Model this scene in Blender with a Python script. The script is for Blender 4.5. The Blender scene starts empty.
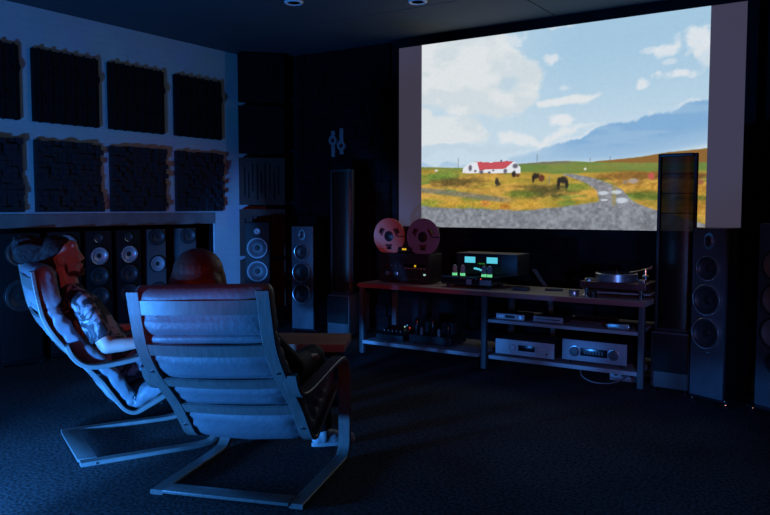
import bpy, bmesh, math, random
import numpy as np
from mathutils import Vector, Matrix, noise

random.seed(7)
SC = bpy.context.scene
COL = SC.collection
PI = math.pi

# ------------------------------------------------------------------ helpers
class MB:
    """collects shapes into one bmesh"""
    def __init__(self):
        self.bm = bmesh.new()

    def _m(self, verts, mtx):
        bmesh.ops.transform(self.bm, matrix=mtx, verts=verts)

    def box(self, c, s, rot=None, bev=0.0):
        g = bmesh.ops.create_cube(self.bm, size=1.0)
        vs = g['verts']
        self._m(vs, Matrix.Diagonal((s[0], s[1], s[2], 1)))
        if bev > 0:
            es = list({e for v in vs for e in v.link_edges})
            r = bmesh.ops.bevel(self.bm, geom=es, offset=bev, segments=2, affect='EDGES', profile=0.6)
            vs = list({v for f in r['faces'] for v in f.verts} | {v for v in vs if v.is_valid})
        m = Matrix.Translation(c)
        if rot is not None:
            m = m @ rot
        self._m(vs, m)
        return self

    def cyl(self, p0, p1, r0, r1=None, n=20):
        r1 = r0 if r1 is None else r1
        p0 = Vector(p0); p1 = Vector(p1); d = p1 - p0
        g = bmesh.ops.create_cone(self.bm, cap_ends=True, segments=n, radius1=r0, radius2=r1, depth=d.length)
        q = Vector((0, 0, 1)).rotation_difference(d.normalized())
        self._m(g['verts'], Matrix.Translation((p0 + p1) / 2) @ q.to_matrix().to_4x4())
        return self

    def ell(self, c, r, rot=None, n=20):
        g = bmesh.ops.create_uvsphere(self.bm, u_segments=n, v_segments=max(8, n // 2), radius=1.0)
        m = Matrix.Translation(c)
        if rot is not None:
            m = m @ rot
        self._m(g['verts'], m @ Matrix.Diagonal((r[0], r[1], r[2], 1)))
        return self

    def cap(self, p0, p1, r0, r1=None, n=16):
        """tapered capsule"""
        r1 = r0 if r1 is None else r1
        self.cyl(p0, p1, r0, r1, n)
        self.ell(p0, (r0, r0, r0), n=n)
        self.ell(p1, (r1, r1, r1), n=n)
        return self

    def chain(self, pts):
        """pts: list of (x,y,z,r)"""
        for a, b in zip(pts[:-1], pts[1:]):
            self.cap(a[:3], b[:3], a[3], b[3])
        return self

    def lathe(self, prof, c=(0, 0, 0), axis='X', n=40, caps=True):
        """prof: (r, h) pairs turned round the axis"""
        rings = []
        for r, h in prof:
            ring = []
            for k in range(n):
                a = 2 * PI * k / n
                u, v = r * math.cos(a), r * math.sin(a)
                p = {'X': (h, u, v), 'Z': (u, v, h), 'Y': (u, h, v)}[axis]
                ring.append(self.bm.verts.new((p[0] + c[0], p[1] + c[1], p[2] + c[2])))
            rings.append(ring)
        for A, B in zip(rings[:-1], rings[1:]):
            for k in range(n):
                self.bm.faces.new((A[k], A[(k + 1) % n], B[(k + 1) % n], B[k]))
        if caps:
            for ring in (rings[0], rings[-1]):
                self.bm.faces.new(ring)
        return self

    def tube(self, pts, r, n=8):
        P = [Vector(p) for p in pts]
        rings = []
        for i, p in enumerate(P):
            t = (P[min(i + 1, len(P) - 1)] - P[max(i - 1, 0)]).normalized()
            up = Vector((0, 0, 1)) if abs(t.z) < 0.9 else Vector((1, 0, 0))
            a = t.cross(up).normalized(); b = t.cross(a)
            rings.append([self.bm.verts.new(p + r * (math.cos(2 * PI * k / n) * a + math.sin(2 * PI * k / n) * b)) for k in range(n)])
        for A, B in zip(rings[:-1], rings[1:]):
            for k in range(n):
                self.bm.faces.new((A[k], A[(k + 1) % n], B[(k + 1) % n], B[k]))
        self.bm.faces.new(rings[0]); self.bm.faces.new(rings[-1])
        return self

    def strip(self, pts, y, w, t):
        """bent-wood strip: path (x, z) swept with a softly bevelled w x t section"""
        N = len(pts); b = min(t * 0.3, 0.004)
        sec = [(-w / 2 + b, -t / 2), (w / 2 - b, -t / 2), (w / 2, -t / 2 + b), (w / 2, t / 2 - b),
               (w / 2 - b, t / 2), (-w / 2 + b, t / 2), (-w / 2, t / 2 - b), (-w / 2, -t / 2 + b)]
        rings = []
        for i in range(N):
            a, c = pts[max(i - 1, 0)], pts[min(i + 1, N - 1)]
            tx, tz = c[0] - a[0], c[1] - a[1]
            L = math.hypot(tx, tz); nx, nz = -tz / L, tx / L
            rings.append([self.bm.verts.new((pts[i][0] + nx * v, y + u, pts[i][1] + nz * v)) for u, v in sec])
        for A, B in zip(rings[:-1], rings[1:]):
            for k in range(8):
                self.bm.faces.new((A[k], A[(k + 1) % 8], B[(k + 1) % 8], B[k]))
        self.bm.faces.new(rings[0]); self.bm.faces.new(rings[-1])
        return self

    def plate(self, us, vs, keep, t, place):
        """flat plate of cells us x vs with holes where keep() is False; place(u,v,w)"""
        V = {}
        def g(i, j, k):
            if (i, j, k) not in V:
                V[(i, j, k)] = self.bm.verts.new(place(us[i], vs[j], -k * t))
            return V[(i, j, k)]
        nx, ny = len(us) - 1, len(vs) - 1
        K = [[keep((us[i] + us[i + 1]) / 2, (vs[j] + vs[j + 1]) / 2) for j in range(ny)] for i in range(nx)]
        ok = lambda i, j: 0 <= i < nx and 0 <= j < ny and K[i][j]
        for i in range(nx):
            for j in range(ny):
                if not K[i][j]:
                    continue
                for k in (0, 1):
                    self.bm.faces.new((g(i, j, k), g(i + 1, j, k), g(i + 1, j + 1, k), g(i, j + 1, k)))
                for (di, dj, a, b) in ((-1, 0, (i, j), (i, j + 1)), (1, 0, (i + 1, j), (i + 1, j + 1)),
                                       (0, -1, (i, j), (i + 1, j)), (0, 1, (i, j + 1), (i + 1, j + 1))):
                    if not ok(i + di, j + dj):
                        self.bm.faces.new((g(*a, 0), g(*b, 0), g(*b, 1), g(*a, 1)))
        return self

    def xf(self, m):
        bmesh.ops.transform(self.bm, matrix=m, verts=self.bm.verts[:])
        return self

    def build(self, name, mat, parent=None, smooth=35, loc=None, rz=None):
        bmesh.ops.recalc_face_normals(self.bm, faces=self.bm.faces[:])
        me = bpy.data.meshes.new(name)
        self.bm.to_mesh(me); self.bm.free()
        return link(name, me, mat, parent, smooth, loc, rz)


def link(name, me, mat, parent=None, smooth=35, loc=None, rz=None):
    if mat is not None:
        me.materials.clear(); me.materials.append(mat)
    if smooth:
        me.polygons.foreach_set('use_smooth', [True] * len(me.polygons))
        if smooth < 180:
            me.set_sharp_from_angle(angle=math.radians(smooth))
    o = bpy.data.objects.new(name, me); COL.objects.link(o)
    if parent is not None:
        o.parent = parent
    if loc is not None:
        o.location = loc
    if rz is not None:
        o.rotation_euler = (0, 0, rz)
    return o


def tag(o, label=None, cat=None, group=None, kind=None):
    for k, v in (('label', label), ('category', cat), ('group', group), ('kind', kind)):
        if v:
            o[k] = v
    return o


def thing(name, label, cat, loc=(0, 0, 0), rz=0.0, group=None):
    o = bpy.data.objects.new(name, None); COL.objects.link(o)
    o.empty_display_size = 0.1
    o.location = loc; o.rotation_euler = (0, 0, rz)
    return tag(o, label, cat, group)


def copy_tree(o, parent=None):
    kids = [c for c in COL.objects if c.parent == o]
    c = o.copy(); COL.objects.link(c)
    if parent is not None:
        c.parent = parent
    for k in kids:
        copy_tree(k, c)
    return c


def catmull(P, n=10):
    out = []
    P = [Vector(p) for p in P]
    Q = [2 * P[0] - P[1]] + P + [2 * P[-1] - P[-2]]
    for i in range(1, len(Q) - 2):
        for k in range(n):
            t = k / n
            a, b, c, d = Q[i - 1], Q[i], Q[i + 1], Q[i + 2]
            out.append(0.5 * ((2 * b) + (c - a) * t + (2 * a - 5 * b + 4 * c - d) * t * t + (3 * b - a - 3 * c + d) * t ** 3))
    out.append(P[-1])
    return out


def remesh(mb, voxel, smooth_it=6):
    """one continuous surface out of overlapping shapes"""
    me = bpy.data.meshes.new('tmp'); mb.bm.to_mesh(me); mb.bm.free()
    o = bpy.data.objects.new('tmp', me); COL.objects.link(o)
    r = o.modifiers.new('r', 'REMESH'); r.mode = 'VOXEL'; r.voxel_size = voxel
    s = o.modifiers.new('s', 'SMOOTH'); s.iterations = smooth_it; s.factor = 0.5
    dg = bpy.context.evaluated_depsgraph_get(); dg.update()
    out = bpy.data.meshes.new_from_object(o.evaluated_get(dg))
    bpy.data.objects.remove(o); bpy.data.meshes.remove(me)
    return out

# ------------------------------------------------------------------ materials
def mat(name, col, rough=0.5, metal=0.0, spec=0.5, noise_s=0, noise_a=0.0, bump=0.0, bump_s=60, emit=None, estr=1.0, stretch=None, coat=0.0, sheen=0.0):
    m = bpy.data.materials.new(name); m.use_nodes = True
    nt = m.node_tree; b = nt.nodes['Principled BSDF']
    b.inputs['Base Color'].default_value = (*col, 1)
    b.inputs['Roughness'].default_value = rough
    b.inputs['Metallic'].default_value = metal
    b.inputs['Specular IOR Level'].default_value = spec
    b.inputs['Coat Weight'].default_value = coat
    b.inputs['Sheen Weight'].default_value = sheen
    if emit:
        b.inputs['Emission Color'].default_value = (*emit, 1)
        b.inputs['Emission Strength'].default_value = estr
    if noise_s or bump:
        tc = nt.nodes.new('ShaderNodeTexCoord'); mp = nt.nodes.new('ShaderNodeMapping')
        nt.links.new(tc.outputs['Object'], mp.inputs['Vector'])
        if stretch:
            mp.inputs['Scale'].default_value = stretch
    if noise_s:
        n = nt.nodes.new('ShaderNodeTexNoise'); n.inputs['Scale'].default_value = noise_s; n.inputs['Detail'].default_value = 4
        nt.links.new(mp.outputs['Vector'], n.inputs['Vector'])
        r = nt.nodes.new('ShaderNodeValToRGB')
        r.color_ramp.elements[0].position = 0.3; r.color_ramp.elements[1].position = 0.7
        r.color_ramp.elements[0].color = (*[c * (1 - noise_a) for c in col], 1)
        r.color_ramp.elements[1].color = (*[min(1, c * (1 + noise_a)) for c in col], 1)
        nt.links.new(n.outputs['Fac'], r.inputs['Fac']); nt.links.new(r.outputs['Color'], b.inputs['Base Color'])
    if bump:
        n2 = nt.nodes.new('ShaderNodeTexNoise'); n2.inputs['Scale'].default_value = bump_s; n2.inputs['Detail'].default_value = 3
        nt.links.new(mp.outputs['Vector'], n2.inputs['Vector'])
        bp = nt.nodes.new('ShaderNodeBump'); bp.inputs['Strength'].default_value = bump; bp.inputs['Distance'].default_value = 0.01
        nt.links.new(n2.outputs['Fac'], bp.inputs['Height']); nt.links.new(bp.outputs['Normal'], b.inputs['Normal'])
    return m


def two_tone(name, c1, c2, scale, lo, hi, rough=0.7, voronoi=False):
    m = bpy.data.materials.new(name); m.use_nodes = True
    nt = m.node_tree; b = nt.nodes['Principled BSDF']; b.inputs['Roughness'].default_value = rough
    tc = nt.nodes.new('ShaderNodeTexCoord')
    n = nt.nodes.new('ShaderNodeTexNoise'); n.inputs['Scale'].default_value = scale; n.inputs['Detail'].default_value = 6; n.inputs['Distortion'].default_value = 1.2
    nt.links.new(tc.outputs['Object'], n.inputs['Vector'])
    r = nt.nodes.new('ShaderNodeValToRGB')
    r.color_ramp.elements[0].position = lo; r.color_ramp.elements[0].color = (*c1, 1)
    r.color_ramp.elements[1].position = hi; r.color_ramp.elements[1].color = (*c2, 1)
    nt.links.new(n.outputs['Fac'], r.inputs['Fac']); nt.links.new(r.outputs['Color'], b.inputs['Base Color'])
    return m


def brick_mat(name, c1, c2, mortar):
    m = bpy.data.materials.new(name); m.use_nodes = True
    nt = m.node_tree; b = nt.nodes['Principled BSDF']; b.inputs['Roughness'].default_value = 0.85
    tc = nt.nodes.new('ShaderNodeTexCoord'); sx = nt.nodes.new('ShaderNodeSeparateXYZ'); cx = nt.nodes.new('ShaderNodeCombineXYZ')
    nt.links.new(tc.outputs['Object'], sx.inputs[0])
    nt.links.new(sx.outputs['Y'], cx.inputs['X']); nt.links.new(sx.outputs['Z'], cx.inputs['Y'])
    br = nt.nodes.new('ShaderNodeTexBrick')
    br.inputs['Scale'].default_value = 1.0; br.inputs['Brick Width'].default_value = 0.26; br.inputs['Row Height'].default_value = 0.075
    br.inputs['Mortar Size'].default_value = 0.006; br.inputs['Mortar Smooth'].default_value = 0.6
    br.inputs['Color1'].default_value = (*c1, 1); br.inputs['Color2'].default_value = (*c2, 1); br.inputs['Mortar'].default_value = (*mortar, 1)
    nt.links.new(cx.outputs[0], br.inputs['Vector'])
    nz = nt.nodes.new('ShaderNodeTexNoise'); nz.inputs['Scale'].default_value = 3; nz.inputs['Detail'].default_value = 6
    nt.links.new(tc.outputs['Object'], nz.inputs['Vector'])
    mx = nt.nodes.new('ShaderNodeMix'); mx.data_type = 'RGBA'; mx.blend_type = 'MULTIPLY'; mx.inputs[0].default_value = 0.35
    nt.links.new(br.outputs['Color'], mx.inputs[6]); nt.links.new(nz.outputs['Color'], mx.inputs[7])
    nt.links.new(mx.outputs[2], b.inputs['Base Color'])
    bp = nt.nodes.new('ShaderNodeBump'); bp.inputs['Strength'].default_value = 0.2; bp.inputs['Distance'].default_value = 0.004; bp.invert = True
    nt.links.new(br.outputs['Fac'], bp.inputs['Height']); nt.links.new(bp.outputs['Normal'], b.inputs['Normal'])
    return m


def carpet_mat():
    m = mat('carpet', (0.035, 0.035, 0.04), 0.95, spec=0.1, bump=0.9, bump_s=160)
    nt = m.node_tree; b = nt.nodes['Principled BSDF']
    tc = nt.nodes.new('ShaderNodeTexCoord')
    a = nt.nodes.new('ShaderNodeTexNoise'); a.inputs['Scale'].default_value = 55; a.inputs['Detail'].default_value = 5
    w = nt.nodes.new('ShaderNodeTexNoise'); w.inputs['Scale'].default_value = 1.6; w.inputs['Detail'].default_value = 4
    for n in (a, w):
        nt.links.new(tc.outputs['Object'], n.inputs['Vector'])
    r1 = nt.nodes.new('ShaderNodeValToRGB'); r1.color_ramp.elements[0].position = 0.35; r1.color_ramp.elements[1].position = 0.66
    r1.color_ramp.elements[0].color = (0.020, 0.020, 0.023, 1); r1.color_ramp.elements[1].color = (0.13, 0.13, 0.135, 1)
    r2 = nt.nodes.new('ShaderNodeValToRGB'); r2.color_ramp.elements[0].position = 0.3; r2.color_ramp.elements[1].position = 0.7
    r2.color_ramp.elements[0].color = (0.6, 0.6, 0.6, 1); r2.color_ramp.elements[1].color = (1, 1, 1, 1)
    nt.links.new(a.outputs['Fac'], r1.inputs['Fac']); nt.links.new(w.outputs['Fac'], r2.inputs['Fac'])
    mx = nt.nodes.new('ShaderNodeMix'); mx.data_type = 'RGBA'; mx.blend_type = 'MULTIPLY'; mx.inputs[0].default_value = 1
    nt.links.new(r1.outputs['Color'], mx.inputs[6]); nt.links.new(r2.outputs['Color'], mx.inputs[7])
    nt.links.new(mx.outputs[2], b.inputs['Base Color'])
    return m


def mesh_film(name, col, alpha, rough=0.35):
    """perforated see-through panel"""
    m = bpy.data.materials.new(name); m.use_nodes = True
    nt = m.node_tree; b = nt.nodes['Principled BSDF']
    b.inputs['Base Color'].default_value = (*col, 1); b.inputs['Roughness'].default_value = rough; b.inputs['Metallic'].default_value = 0.6
    t = nt.nodes.new('ShaderNodeBsdfTransparent'); x = nt.nodes.new('ShaderNodeMixShader'); x.inputs[0].default_value = alpha
    nt.links.new(t.outputs[0], x.inputs[1]); nt.links.new(b.outputs[0], x.inputs[2])
    nt.links.new(x.outputs[0], nt.nodes['Material Output'].inputs['Surface'])
    return m


def glow(name, col, s):
    return mat(name, (0.01, 0.01, 0.01), 0.4, emit=col, estr=s)


M = dict(
    carpet=carpet_mat(),
    brick=brick_mat('white_brick', (0.62, 0.64, 0.66), (0.60, 0.62, 0.645), (0.575, 0.595, 0.615)),
    shaded_band=mat('shaded_wall_band', (0.20, 0.165, 0.16), 0.9, noise_s=6, noise_a=0.2),  # lowest band of the wall, the shade on it painted as brown
    black_wall=mat('black_wall', (0.008, 0.008, 0.009), 0.9, spec=0.15, noise_s=8, noise_a=0.3),
    dark_wall=mat('dark_wall', (0.005, 0.005, 0.006), 0.9, spec=0.1, noise_s=5, noise_a=0.25, bump=0.2, bump_s=30),
    ceiling=mat('ceiling_panel', (0.042, 0.054, 0.066), 0.8, noise_s=2, noise_a=0.1),
    seam=mat('ceiling_seam', (0.02, 0.02, 0.02), 0.9),
    wood=mat('bent_birch', (0.16, 0.15, 0.14), 0.33, noise_s=14, noise_a=0.18, bump=0.08, bump_s=90, stretch=(1, 6, 1)),
    leather=mat('grey_leather', (0.19, 0.195, 0.215), 0.48, noise_s=6, noise_a=0.12, bump=0.25, bump_s=45),
    felt=mat('black_felt', (0.006, 0.006, 0.007), 0.95, spec=0.1),
    steel=mat('steel', (0.6, 0.6, 0.62), 0.3, 1.0),
    chrome=mat('chrome', (0.75, 0.75, 0.78), 0.12, 1.0),
    ring=mat('bright_ring', (0.62, 0.62, 0.65), 0.27, 0.85),
    brushed=mat('brushed_platter', (0.55, 0.55, 0.57), 0.32, 0.85),
    silver=mat('silver_faceplate', (0.42, 0.42, 0.44), 0.55, 0.3, noise_s=40, noise_a=0.05),
    graphite=mat('graphite_faceplate', (0.26, 0.27, 0.30), 0.55, 0.2),
    chassis=mat('black_chassis', (0.014, 0.014, 0.016), 0.5),
    gloss=mat('gloss_black', (0.012, 0.012, 0.014), 0.15, coat=0.5),
    cabinet=mat('grey_lacquer', (0.075, 0.078, 0.092), 0.4, noise_s=9, noise_a=0.15),
    cabinet2=mat('black_ash', (0.007, 0.007, 0.008), 0.6, spec=0.25),
    cone=mat('dark_cone', (0.03, 0.03, 0.034), 0.45),
    darkcone=mat('charcoal_cone', (0.07, 0.07, 0.08), 0.5),
    greycone=mat('grey_cone', (0.22, 0.22, 0.24), 0.5),
    silvercone=mat('silver_cone', (0.45, 0.45, 0.48), 0.4, 0.5),
    rubber=mat('rubber', (0.01, 0.01, 0.01), 0.7),
    panel_dark=mat('black_wood_panel', (0.005, 0.005, 0.006), 0.8, spec=0.2),
    panel_foam=mat('dark_blue_block_panel', (0.012, 0.011, 0.016), 0.8),
    slot_shaded=mat('shaded_slot_panel', (0.004, 0.004, 0.005), 0.85, spec=0.1),  # darker copy for the upper boxes, their shade is in the colour
    slot_red_lit=mat('red_lit_slot_panel', (0.045, 0.020, 0.016), 0.75, spec=0.2, noise_s=10, noise_a=0.2, stretch=(1, 1, 0.2)),  # red light on the lower boxes is put into this colour
    tabletop=mat('red_brown_tabletop', (0.42, 0.20, 0.12), 0.45, noise_s=8, noise_a=0.25, stretch=(0.3, 3, 1)),
    rack_top=mat('rack_wood', (0.45, 0.37, 0.31), 0.6, noise_s=9, noise_a=0.25, stretch=(0.3, 3, 1)),
    rack_edge=mat('rack_red_edge', (0.30, 0.09, 0.08), 0.5),
    shelf=mat('shelf_grey', (0.30, 0.29, 0.30), 0.5, noise_s=7, noise_a=0.15, stretch=(0.3, 3, 1)),
    plinth=mat('mahogany', (0.10, 0.03, 0.03), 0.35, noise_s=8, noise_a=0.3),
    reel=mat('red_lit_reel', (0.60, 0.23, 0.17), 0.5), reel2=mat('violet_lit_reel', (0.24, 0.25, 0.52), 0.5),  # red and violet light on the reels is mixed into these colours
    hub=mat('reel_hub', (0.02, 0.02, 0.022), 0.4),
    film=mesh_film('perforated_panel', (0.055, 0.036, 0.028), 0.972),
    border=None, skin=mat('skin', (0.52, 0.34, 0.27), 0.5),
    hair_m=mat('brown_hair', (0.022, 0.018, 0.018), 0.7, spec=0.15, noise_s=40, noise_a=0.6, stretch=(1, 4, 1), bump=0.6, bump_s=70),
    hair_w=mat('auburn_hair', (0.06, 0.025, 0.018), 0.4, noise_s=30, noise_a=0.5, stretch=(5, 5, 0.4), bump=0.4, bump_s=70),
    beard=mat('beard', (0.07, 0.045, 0.035), 0.8, noise_s=60, noise_a=0.5),
    shirt=two_tone('patterned_shirt', (0.02, 0.022, 0.028), (0.40, 0.42, 0.46), 11, 0.49, 0.58),
    trousers_m=two_tone('mottled_trousers', (0.03, 0.032, 0.04), (0.25, 0.27, 0.32), 16, 0.48, 0.60),
    trousers_w=mat('black_trousers', (0.012, 0.011, 0.011), 0.7, noise_s=12, noise_a=0.4),
    sleeve=mat('brown_jacket', (0.05, 0.042, 0.036), 0.8, noise_s=10, noise_a=0.4),
    shoe=mat('white_sneaker', (0.62, 0.64, 0.66), 0.6),
    sole=mat('white_sole', (0.5, 0.5, 0.5), 0.7),
    emblem=mat('grey_emblem', (0.16, 0.155, 0.165), 0.5),
    lamp_glass=mat('frosted_lamp_glass', (0.75, 0.76, 0.8), 0.4),
    cyan=glow('meter_cyan', (0.10, 0.62, 0.78), 0.95),
    green=glow('tube_green', (0.16, 0.75, 0.32), 0.9),
    logo=glow('logo_green', (0.05, 0.30, 0.03), 0.6),
    amber=glow('amber_lamp', (0.9, 0.5, 0.02), 0.9),
    red_led=glow('red_led', (0.8, 0.05, 0.02), 0.8),
    blue_led=glow('blue_led', (0.1, 0.4, 0.9), 0.5),
    white_led=glow('white_led', (0.5, 0.8, 0.7), 0.8),
    glass=mat('tube_glass', (0.25, 0.25, 0.27), 0.1, spec=0.8),
    display=mat('display_black', (0.004, 0.004, 0.006), 0.2),
    cable=mat('grey_cable', (0.16, 0.16, 0.16), 0.6),
    dark_grey=mat('dark_grey', (0.06, 0.06, 0.065), 0.5),
)

# ------------------------------------------------------------------ the room
XL, YF, ZC = -6.5, 7.10, 3.20        # left wall, front wall, ceiling
XR, YB = 2.2, -2.4
NZ, NY1, NX = 1.21, 6.22, -7.15      # niche under the brick: height, far end, back

def struct(o):
    return tag(o, kind='structure')

struct(MB().box(((NX + XR) / 2, (YB + YF) / 2, -0.05), (XR - NX + 0.4, YF - YB + 0.4, 0.1)).build('floor', M['carpet'], smooth=0))
cb = MB().box(((NX + XR) / 2, (YB + YF) / 2, ZC + 0.06), (XR - NX + 0.4, YF - YB + 0.4, 0.1))
for i in range(5):                                     # panels with a narrow joint between them
    for j in range(9):
        x0, x1 = XL + i * 1.9, min(XL + (i + 1) * 1.9, XR)
        y1 = YF - j * 1.12; y0 = max(YF - (j + 1) * 1.12, YB)
        if x1 - x0 > 0.1 and y1 - y0 > 0.1:
            cb.box(((x0 + x1) / 2, (y0 + y1) / 2, ZC + 0.012), (x1 - x0 - 0.012, y1 - y0 - 0.012, 0.024))
struct(cb.build('ceiling', M['ceiling'], smooth=0))

lw = MB()
lw.box((XL - 0.35, (YB + NY1) / 2, (NZ + 0.125 + ZC) / 2), (0.7, NY1 - YB, ZC - NZ - 0.125))
lw.box((XL - 0.35, (NY1 + YF) / 2 + 0.05, ZC / 2), (0.7, YF - NY1 + 0.1, ZC))
struct(lw.build('wall_left', M['brick'], smooth=0))
struct(MB().box((XL - 0.345, (YB + NY1) / 2, NZ + 0.0625), (0.71, NY1 - YB, 0.125)).build('trim_1', M['shaded_band'], smooth=0))
struct(MB().box((NX - 0.05, (YB + NY1) / 2, NZ / 2), (0.1, NY1 - YB, NZ)).box(((NX + XL) / 2 - 0.01, NY1 - 0.012, NZ / 2), (XL - NX - 0.02, 0.024, NZ)).build('wall_niche', M['black_wall'], smooth=0))
struct(MB().box(((XL + XR) / 2, YF + 0.1, ZC / 2), (XR - XL, 0.2, ZC)).build('wall_front', M['black_wall'], smooth=0))
struct(MB().box((XR + 0.1, (YB + YF) / 2, ZC / 2), (0.2, YF - YB + 0.4, ZC)).build('wall_right', M['dark_wall'], smooth=0))
struct(MB().box(((NX + XR) / 2, YB - 0.1, ZC / 2), (XR - NX + 0.2, 0.2, ZC)).build('wall_back', M['dark_wall'], smooth=0))

# stone-look relief left of the screen
rl = MB()
rr = random.Random(3)
z = 0.06
while z < 3.1:
    h = 0.125; x = -5.95 - rr.random() * 0.2
    while x < -4.62:
        w = 0.2 + 0.22 * rr.random(); d = 0.02 + 0.055 * rr.random()
        x1 = min(x + w, -4.62); x0 = max(x, -5.95)
        if x1 - x0 > 0.03:
            rl.box(((x0 + x1) / 2, YF - d / 2 + 0.001, z + h / 2), (x1 - x0 - 0.006, d, h - 0.006))
        x = x + w
    z += h
struct(rl.build('trim_2', M['dark_wall'], smooth=0))

# ------------------------------------------------------------------ projection screen
SX0, SX1, SZ0, SZ1 = -4.475, -1.043, 1.188, 3.105
PX0, PX1 = -4.187, -1.330
YS = 7.00
scr = thing('projection_screen', 'large wide projection screen showing a farm landscape on the front wall', 'screen', (0, YS, SZ0))
fr = MB()
for (x0, x1, z0, z1) in ((SX0 - 0.06, SX0, SZ0 - 0.07, ZC - 0.012), (SX1, SX1 + 0.09, SZ0 - 0.07, ZC - 0.012),
                         (SX0, SX1, SZ0 - 0.07, SZ0), (SX0, SX1, SZ1, ZC - 0.012)):
    fr.box(((x0 + x1) / 2, 0.03, (z0 + z1) / 2 - SZ0), (x1 - x0, 0.10, z1 - z0))
fr.build('screen_frame', M['black_wall'], scr, smooth=0)
bm_ = bpy.data.materials.new('screen_fabric'); bm_.use_nodes = True
b_ = bm_.node_tree.nodes['Principled BSDF']; b_.inputs['Base Color'].default_value = (0.06, 0.06, 0.06, 1); b_.inputs['Roughness'].default_value = 0.9
b_.inputs['Emission Color'].default_value = (0.058, 0.050, 0.080, 1); b_.inputs['Emission Strength'].default_value = 0.8   # the projector's unlit black level
MB().box(((SX0 + SX1) / 2, 0.02, (SZ1 - SZ0) / 2), (SX1 - SX0, 0.02, SZ1 - SZ0)).build('screen_fabric', bm_, scr, smooth=0)

# the projected picture, painted on a fine grid
NXg, NYg = 430, 288
gu, gv = np.meshgrid(np.linspace(0, 1, NXg), np.linspace(0, 1, NYg))   # v up
U = gu.ravel(); V = gv.ravel()

def vnoise(x, y, seed):
    rng = np.random.RandomState(seed); T = rng.rand(256, 256)
    xi = np.floor(x).astype(int); yi = np.floor(y).astype(int); fx = x - xi; fy = y - yi
    fx = fx * fx * (3 - 2 * fx); fy = fy * fy * (3 - 2 * fy)
    g = lambda a, b: T[a % 256, b % 256]
    return (g(xi, yi) * (1 - fx) + g(xi + 1, yi) * fx) * (1 - fy) + (g(xi, yi + 1) * (1 - fx) + g(xi + 1, yi + 1) * fx) * fy

def fbm(sx, sy, seed, oc=5):
    t = 0; a = 0.5; n = 0
    for k in range(oc):
        t = t + a * vnoise(U * sx * 2 ** k + 13.7 * k, V * sy * 2 ** k + 7.3 * k, seed + k); n += a; a *= 0.55
    return t / n

def sm(a, b, x):
    t = np.clip((x - a) / (b - a), 0, 1); return t * t * (3 - 2 * t)

IMG = np.zeros((len(U), 3))
def lay(col, m):
    global IMG
    col = np.array(col, float) if not isinstance(col, np.ndarray) else col
    IMG = IMG * (1 - m[:, None]) + col * m[:, None]

def curve(pts):
    p = sorted(pts); return np.interp(U, [a for a, _ in p], [b for _, b in p])

def inpoly(pts):
    ins = np.zeros(len(U), bool); n = len(pts)
    for i in range(n):
        (x0, y0), (x1, y1) = pts[i], pts[(i + 1) % n]
        c = ((y0 > V) != (y1 > V))
        with np.errstate(divide='ignore', invalid='ignore'):
            ins ^= c & (U < (x1 - x0) * (V - y0) / (y1 - y0 if y1 != y0 else 1e-9) + x0)
    return ins.astype(float)

def blob(c, rx, ry, soft=0.4, nz=None, na=0.0):
    d = np.sqrt(((U - c[0]) / rx) ** 2 + ((V - c[1]) / ry) ** 2)
    if nz is not None:
        d = d + na * (nz - 0.5)
    return 1 - sm(1 - soft, 1 + soft, d)

n1 = fbm(5, 4, 1, 6); n2 = fbm(11, 9, 20, 5); n3 = fbm(40, 60, 40, 4); n4 = fbm(120, 110, 60, 3); n5 = fbm(7, 22, 80, 5)
# sky
top = np.array((164, 199, 224.)); low = np.array((206, 222, 233.))
t = sm(0.2, 0.95, V)
IMG = low * (1 - t[:, None]) + top * t[:, None]
lay((196, 216, 230), (1 - sm(0.2, 0.6, U)) * 0.7)
wu, wv = fbm(13, 10, 200, 5) - 0.5, fbm(13, 10, 230, 5) - 0.5
def softpoly(pts, warp=0.075, blur=0.010):
    global U, V
    u0, v0 = U, V; m = 0
    for k in range(14):
        a = k * 2.4; r = blur * math.sqrt((k + 0.5) / 14)
        U = u0 + warp * wu + r * math.cos(a); V = v0 + warp * 1.4 * wv + 1.5 * r * math.sin(a); m = m + inpoly(pts)
    U, V = u0, v0
    return m / 14
big = softpoly([(-0.0945, 1.1002), (0.3049, 1.0146), (0.3619, 0.9186), (0.4431, 0.8404), (0.4795, 0.7653), (0.4697, 0.6677), (0.4309, 0.6020), (0.3647, 0.5785), (0.2888, 0.5649), (0.1621, 0.5874), (0.0795, 0.6495), (-0.0942, 0.6453)])
shade = fbm(9, 10, 260, 5)
cloudc = np.array((224, 228, 230.)) - (np.array((15, 9, 6.)))[None, :] * sm(0.42, 0.62, shade)[:, None]
lay(cloudc, big * 0.92)
lay((212, 219, 224), big * sm(0.50, 0.40, V) * 0.5)
lay((172, 203, 222), blob((0.3483, 0.7433), 0.035, 0.03, 0.8, n2, 2.4) * 0.55)
lay(cloudc, softpoly([(-0.0942, 0.6453), (0.0795, 0.6223), (0.2023, 0.5728), (0.2814, 0.4982), (0.2664, 0.4575), (0.1218, 0.4570), (-0.0938, 0.4549)]) * 0.85)
lay((226, 230, 233), softpoly([(0.3315, 0.5044), (0.3651, 0.5222), (0.4025, 0.4883), (0.4858, 0.4721), (0.5901, 0.4830), (0.6731, 0.4956), (0.5905, 0.4491), (0.5215, 0.4293), (0.3955, 0.4330), (0.3280, 0.4533)], 0.08) * 0.85)
lay((186, 206, 220), softpoly([(-0.0938, 0.4549), (0.1218, 0.4517), (0.3206, 0.4278), (0.4687, 0.4079), (0.3959, 0.3818), (0.1631, 0.4006), (-0.0938, 0.3985)]) * 0.45)
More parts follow.
